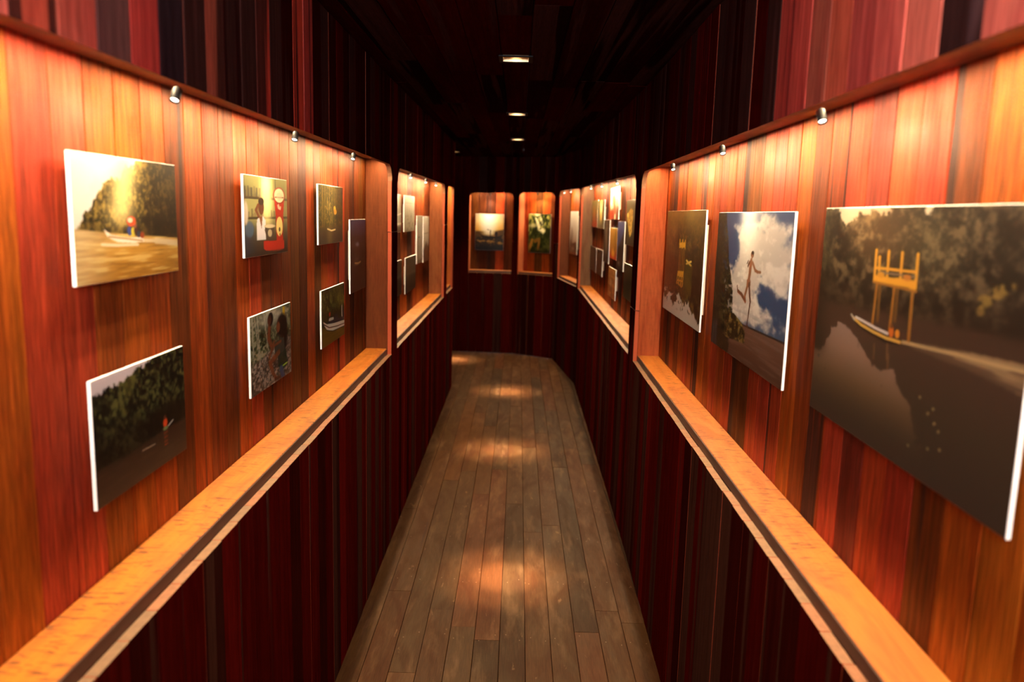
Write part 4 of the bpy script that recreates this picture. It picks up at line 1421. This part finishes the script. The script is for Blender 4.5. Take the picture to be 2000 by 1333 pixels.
def x_sunset_boat(p):
    p.put(p.ell(0.48, 0.22, 0.30, 0.42, 0.9), (255, 244, 200))
    p.put(p.ell(0.46, 0.2, 0.20, 0.34, 0.9), (255, 255, 255))
    p.put(sm(p.noise(3, 10, 3), 0.5, 0.7) * sm(p.U, 0.5, 1.0) * (1 - sm(p.V, 0.2, 0.36)) * 0.5, (150, 110, 76))
    wt = p.below([(0, 0.47), (0.5, 0.49), (1, 0.42)], 0.0, 9, 0.02)
    p.put(wt * (1 - p.ell(0.5, 0.52, 0.24, 0.08, 0.7)), (84, 58, 22))
    p.put(sm(p.V, 0.58, 0.68), (40, 27, 11))
    p.put(sm(p.V, 0.5, 0.62) * sm(p.noise(9, 20, 3), 0.55, 0.7) * (1 - sm(p.V, 0.78, 0.95)) * 0.9, (176, 128, 50))
    p.put(p.poly([(0.10, 0.53), (0.3, 0.60), (0.55, 0.615), (0.88, 0.60), (0.95, 0.56), (0.92, 0.68), (0.3, 0.67)]), (26, 16, 7))
    p.put(p.ell(0.74, 0.55, 0.06, 0.07), (30, 18, 8))
    p.put(p.line((0.53, 0.46), (0.535, 0.62), 0.016), (30, 18, 8))
    p.put(p.ell(0.535, 0.455, 0.02, 0.016), (30, 18, 8))
    p.put(p.line((0.42, 0.425), (0.48, 0.44), 0.010), (90, 60, 30))
    p.put(sm(p.V, 0.8, 0.95) * 0.8, (16, 10, 6))


def x_green_trees(p):
    p.im = p.leaves((20, 24, 8), (70, 78, 30), (160, 150, 78), 12)
    p.put(p.below([(0, 0.6), (0.3, 0.4), (0.7, 0.5), (1, 0.35)], 0.1, 7, 0.05) * 0.65, (30, 34, 12))
    p.put(p.path([(0.40, 0.05), (0.48, 0.2), (0.55, 0.33), (0.68, 0.42)], [0.10, 0.15, 0.12, 0.06]) * sm(p.noise(9, 12, 4, 0.7), 0.36, 0.58), (250, 238, 190))
    p.put(p.ell(0.2, 0.30, 0.16, 0.05, 0.7) * 0.8, (214, 200, 150))
    p.put(p.poly([(0.0, 1.0), (0.05, 0.8), (0.16, 0.62), (0.24, 0.66), (0.16, 0.85), (0.06, 1.0)]), (150, 102, 36))
    p.put(p.path([(0.30, 0.7), (0.5, 0.66), (0.45, 0.9)], 0.05) * 0.7, (150, 96, 36))
    p.put(sm(p.V, 0.82, 1.0) * 0.6, (34, 26, 10))


G = [(0, (200, 196, 184)), (1, (150, 144, 132))]
PICS = [  # facet, s left, s right, z top, z bottom, painter, spacer (inset share, z share bottom, z share top), label
    ('L', 1.846, 2.226, 1.680, 1.469, pic_white_boat, (0.27, 0.2, 0.75), 'photo of a white boat with people and a red umbrella under golden trees'),
    ('L', 1.869, 2.232, 1.312, 1.090, pic_dark_shore, (0.27, 0.2, 0.75), 'photo of dark green trees with one person in orange by the water'),
    ('L', 2.627, 3.006, 1.683, 1.472, pic_shop_scale, (0.27, 0.25, 0.72), 'photo of a shopkeeper in white behind a red weighing scale'),
    ('L', 2.648, 3.021, 1.317, 1.101, pic_two_girls, (0.27, 0.2, 0.75), 'photo of two long-haired girls on a wooden boardwalk in the trees'),
    ('L', 3.381, 3.765, 1.687, 1.477, pic_golden_mangrove, (0.26, 0.24, 0.75), 'photo of golden tree trunks over dark water with a small boat'),
    ('L', 3.409, 3.783, 1.314, 1.104, pic_moored_boat, (0.26, 0.28, 0.72), 'photo of a white boat with dark stripes moored on olive water'),
    ('L', 3.904, 4.231, 1.562, 1.255, pic_night_boat, (0.26, 0.18, 0.85), 'dark blue night photo at the far cheek of the first left niche'),
    ('R1', 0.228, 1.019, 1.633, 1.204, pic_mirrored_platform, (0.07, 0.14, 0.88), 'photo of a yellow stilt platform mirrored upside down among dark trees'),
    ('R1', 1.209, 1.962, 1.624, 1.203, pic_leaping_figure, (0.13, 0.14, 0.88), 'photo of a figure leaping above water against a blue cloudy sky'),
    ('R1', 2.155, 2.868, 1.630, 1.214, pic_river_platform, (0.13, 0.14, 0.88), 'largest photo, a river with a yellow stilt platform and a long boat'),
    ('L', 4.951, 5.339, 1.698, 1.480, lambda: pic_simple(21, 24, 60, G, x_grey_sail), (0.26, 0.25, 0.75), 'grey photo with pale diagonal folds, upper row, cut by the dark post'),
    ('L', 5.469, 5.940, 1.699, 1.478, lambda: pic_simple(22, 26, 60, [(0, (214, 208, 194)), (0.35, (190, 182, 164)), (1, (168, 156, 132))], x_mist), (0.22, 0.25, 0.75), 'misty pale photo in the upper row of the second left niche'),
    ('L', 6.083, 6.396, 1.575, 1.246, lambda: pic_simple(23, 20, 80, [(0, (186, 180, 168)), (1, (176, 164, 146))], x_bird), (0.24, 0.2, 0.8), 'tall pale grey photo with a small dark bird'),
    ('L', 6.458, 6.805, 1.569, 1.235, lambda: pic_simple(24, 20, 80, [(0, (216, 210, 198)), (1, (190, 180, 160))], x_trees), (0.24, 0.2, 0.8), 'tall white photo with dark trees low down, beside the niche cheek'),
    ('L', 4.982, 5.368, 1.318, 1.111, lambda: pic_simple(25, 24, 50, [(0, (60, 56, 44)), (1, (30, 26, 22))], x_dark_grey), (0.26, 0.25, 0.75), 'dark grey photo in the lower row next to the dark post'),
    ('L', 5.531, 6.018, 1.316, 1.092, lambda: pic_simple(26, 28, 60, [(0, (78, 72, 58)), (0.5, (66, 60, 48)), (1, (36, 32, 26))], x_dark_grey), (0.22, 0.25, 0.75), 'dark streaky photo with a white edge, alone in the lower row before the far cheek'),
    ('R2', 0.043, 0.603, 1.745, 1.509, lambda: pic_simple(31, 24, 60, [(0, (84, 92, 52)), (0.4, (110, 90, 40)), (1, (120, 50, 26))], x_green_red), (0.22, 0.25, 0.75), 'green photo with a red lower edge, farthest in the upper row, second right niche'),
    ('R2', 0.624, 1.164, 1.737, 1.507, lambda: pic_simple(32, 24, 60, [(0, (66, 60, 24)), (1, (50, 42, 18))], x_gold_column), (0.08, 0.1, 0.75), 'dark photo with a blazing golden column of light'),
    ('R2', 1.569, 2.099, 1.809, 1.585, lambda: pic_simple(33, 30, 70, [(0, (238, 232, 222)), (0.5, (226, 206, 178)), (1, (150, 64, 36))], x_bright_figure), (0.06, 0.30, 0.82), 'bright photo with white sky and an orange-red figure'),
    ('R2', 2.504, 2.950, 1.705, 1.434, lambda: pic_simple(34, 30, 60, [(0, (60, 52, 28)), (1, (34, 26, 14))], x_gold_bush), (0.2, 0.25, 0.75), 'dark olive photo with a golden bush, nearest in the second right niche'),
    ('R2', 1.195, 1.600, 1.579, 1.254, lambda: pic_simple(35, 20, 80, [(0, (52, 34, 24)), (1, (30, 20, 16))], x_ghost), (0.2, 0.2, 0.8), 'tall dark photo with a pale blurred figure'),
    ('R2', 1.650, 2.099, 1.525, 1.307, lambda: pic_simple(36, 28, 60, [(0, (206, 148, 52)), (0.6, (186, 124, 44)), (1, (170, 60, 24))], x_ember), (0.05, 0.1, 0.66), 'glowing gold photo with a red glow along its bottom'),
    ('R2', 2.111, 2.462, 1.575, 1.257, lambda: pic_simple(37, 26, 90, [(0, (66, 78, 136)), (0.5, (56, 66, 112)), (1, (22, 22, 26))], x_dusk), (0.05, 0.14, 0.76), 'dusk photo of a blue sky over a black tree silhouette'),
    ('R2', 0.022, 0.614, 1.332, 1.119, lambda: pic_simple(38, 24, 50, [(0, (36, 26, 20)), (1, (20, 15, 12))], x_brown_people), (0.08, 0.24, 0.8), 'dark brown photo, farthest in the lower row of the second right niche'),
    ('R2', 0.655, 1.164, 1.335, 1.123, lambda: pic_simple(39, 24, 50, [(0, (42, 30, 22)), (1, (24, 17, 13))], x_brown_people), (0.05, 0.24, 0.75), 'dark brown photo with a white side block, middle of the lower row'),
    ('R2', 1.652, 2.099, 1.243, 1.032, lambda: pic_simple(40, 26, 60, [(0, (190, 124, 60)), (1, (150, 80, 40))], x_sunlit_wood), (0.03, 0.32, 0.76), 'sunlit orange-brown photo in the lower row with a pale side block'),
    ('R2', 2.517, 2.960, 1.321, 1.107, lambda: pic_simple(41, 26, 50, [(0, (40, 40, 20)), (1, (20, 18, 10))], x_dark_green), (0.2, 0.25, 0.75), 'dark green leafy photo, nearest in the lower row of the second right niche'),
    ('R3', 0.270, 0.676, 1.650, 1.205, lambda: pic_simple(42, 24, 100, [(0, (250, 240, 228)), (0.5, (232, 212, 196)), (1, (170, 120, 92))], x_tall_pale), (0.1, 0.12, 0.9), 'tall white-to-pink photo alone in the third right niche'),
    ('E1', 2.097, 2.428, 1.600, 1.184, lambda: pic_simple(43, 60, 80, [(0, (176, 160, 140)), (0.2, (222, 190, 130)), (0.42, (226, 160, 62)), (1, (30, 20, 10))], x_sunset_boat), (0.2, 0.2, 0.8), 'sunset photo with a standing figure on a dark boat'),
    ('E2', 0.116, 0.407, 1.614, 1.177, lambda: pic_simple(44, 60, 80, [(0, (60, 60, 30)), (1, (30, 26, 12))], x_green_trees), (0.2, 0.2, 0.8), 'photo of sunlit green trees with a brown boat bow'),
]
OFF_FRONT = 0.108
PRINT_GAIN = 0.65
for key, s0, s1, z1, z0, painter, (inset, sb, st), lab in PICS:
    F = FAC[key]
    w, h = s1 - s0, z1 - z0
    t = tag(empty('photo_panel', F.pt((s0 + s1) / 2, OFF_FRONT, z0), F.phi), lab, 'photo', 'mounted photographs on the niche walls')
    v, f = box(-w / 2, w / 2, 0.0, 0.006, 0.0, h, 0.0006)
    mesh_obj('board', v, f, M_FOAM, t)
    v, f = box(-w / 2 + 0.4 * inset * w, w / 2 - 0.4 * inset * w, 0.006, O_BACK - OFF_FRONT - 0.0002, sb * h, st * h)
    mesh_obj('spacer', v, f, M_SPACER, t)
    p = painter()
    c = np.clip(p.im, 0, 1)
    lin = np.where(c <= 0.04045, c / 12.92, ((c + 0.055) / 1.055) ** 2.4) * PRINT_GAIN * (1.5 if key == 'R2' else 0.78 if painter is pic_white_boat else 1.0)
    nx, ny = p.w, p.h
    e = 0.0008
    xs = np.linspace(-w / 2 + e, w / 2 - e, nx)
    zs = np.linspace(h - e, e, ny)
    X, Z = np.meshgrid(xs, zs)
    co = np.empty((nx * ny, 3), np.float32)
    co[:, 0], co[:, 1], co[:, 2] = X.ravel(), -0.0004, Z.ravel()
    idx = np.arange(nx * ny).reshape(ny, nx)
    q = np.stack([idx[1:, :-1], idx[1:, 1:], idx[:-1, 1:], idx[:-1, :-1]], -1).reshape(-1, 4)
    me = bpy.data.meshes.new('print')
    me.vertices.add(nx * ny)
    me.vertices.foreach_set('co', co.ravel())
    me.loops.add(q.size)
    me.loops.foreach_set('vertex_index', q.ravel().astype(np.int32))
    me.polygons.add(len(q))
    me.polygons.foreach_set('loop_start', np.arange(0, q.size, 4, dtype=np.int32))
    me.update(calc_edges=True)
    at = me.color_attributes.new('print', 'FLOAT_COLOR', 'POINT')
    rgba = np.ones((nx * ny, 4), np.float32)
    rgba[:, :3] = lin.reshape(-1, 3)
    at.data.foreach_set('color', rgba.ravel())
    me.materials.append(M_PRINT)
    o = bpy.data.objects.new('print', me)
    COL.objects.link(o)
    o.parent = t
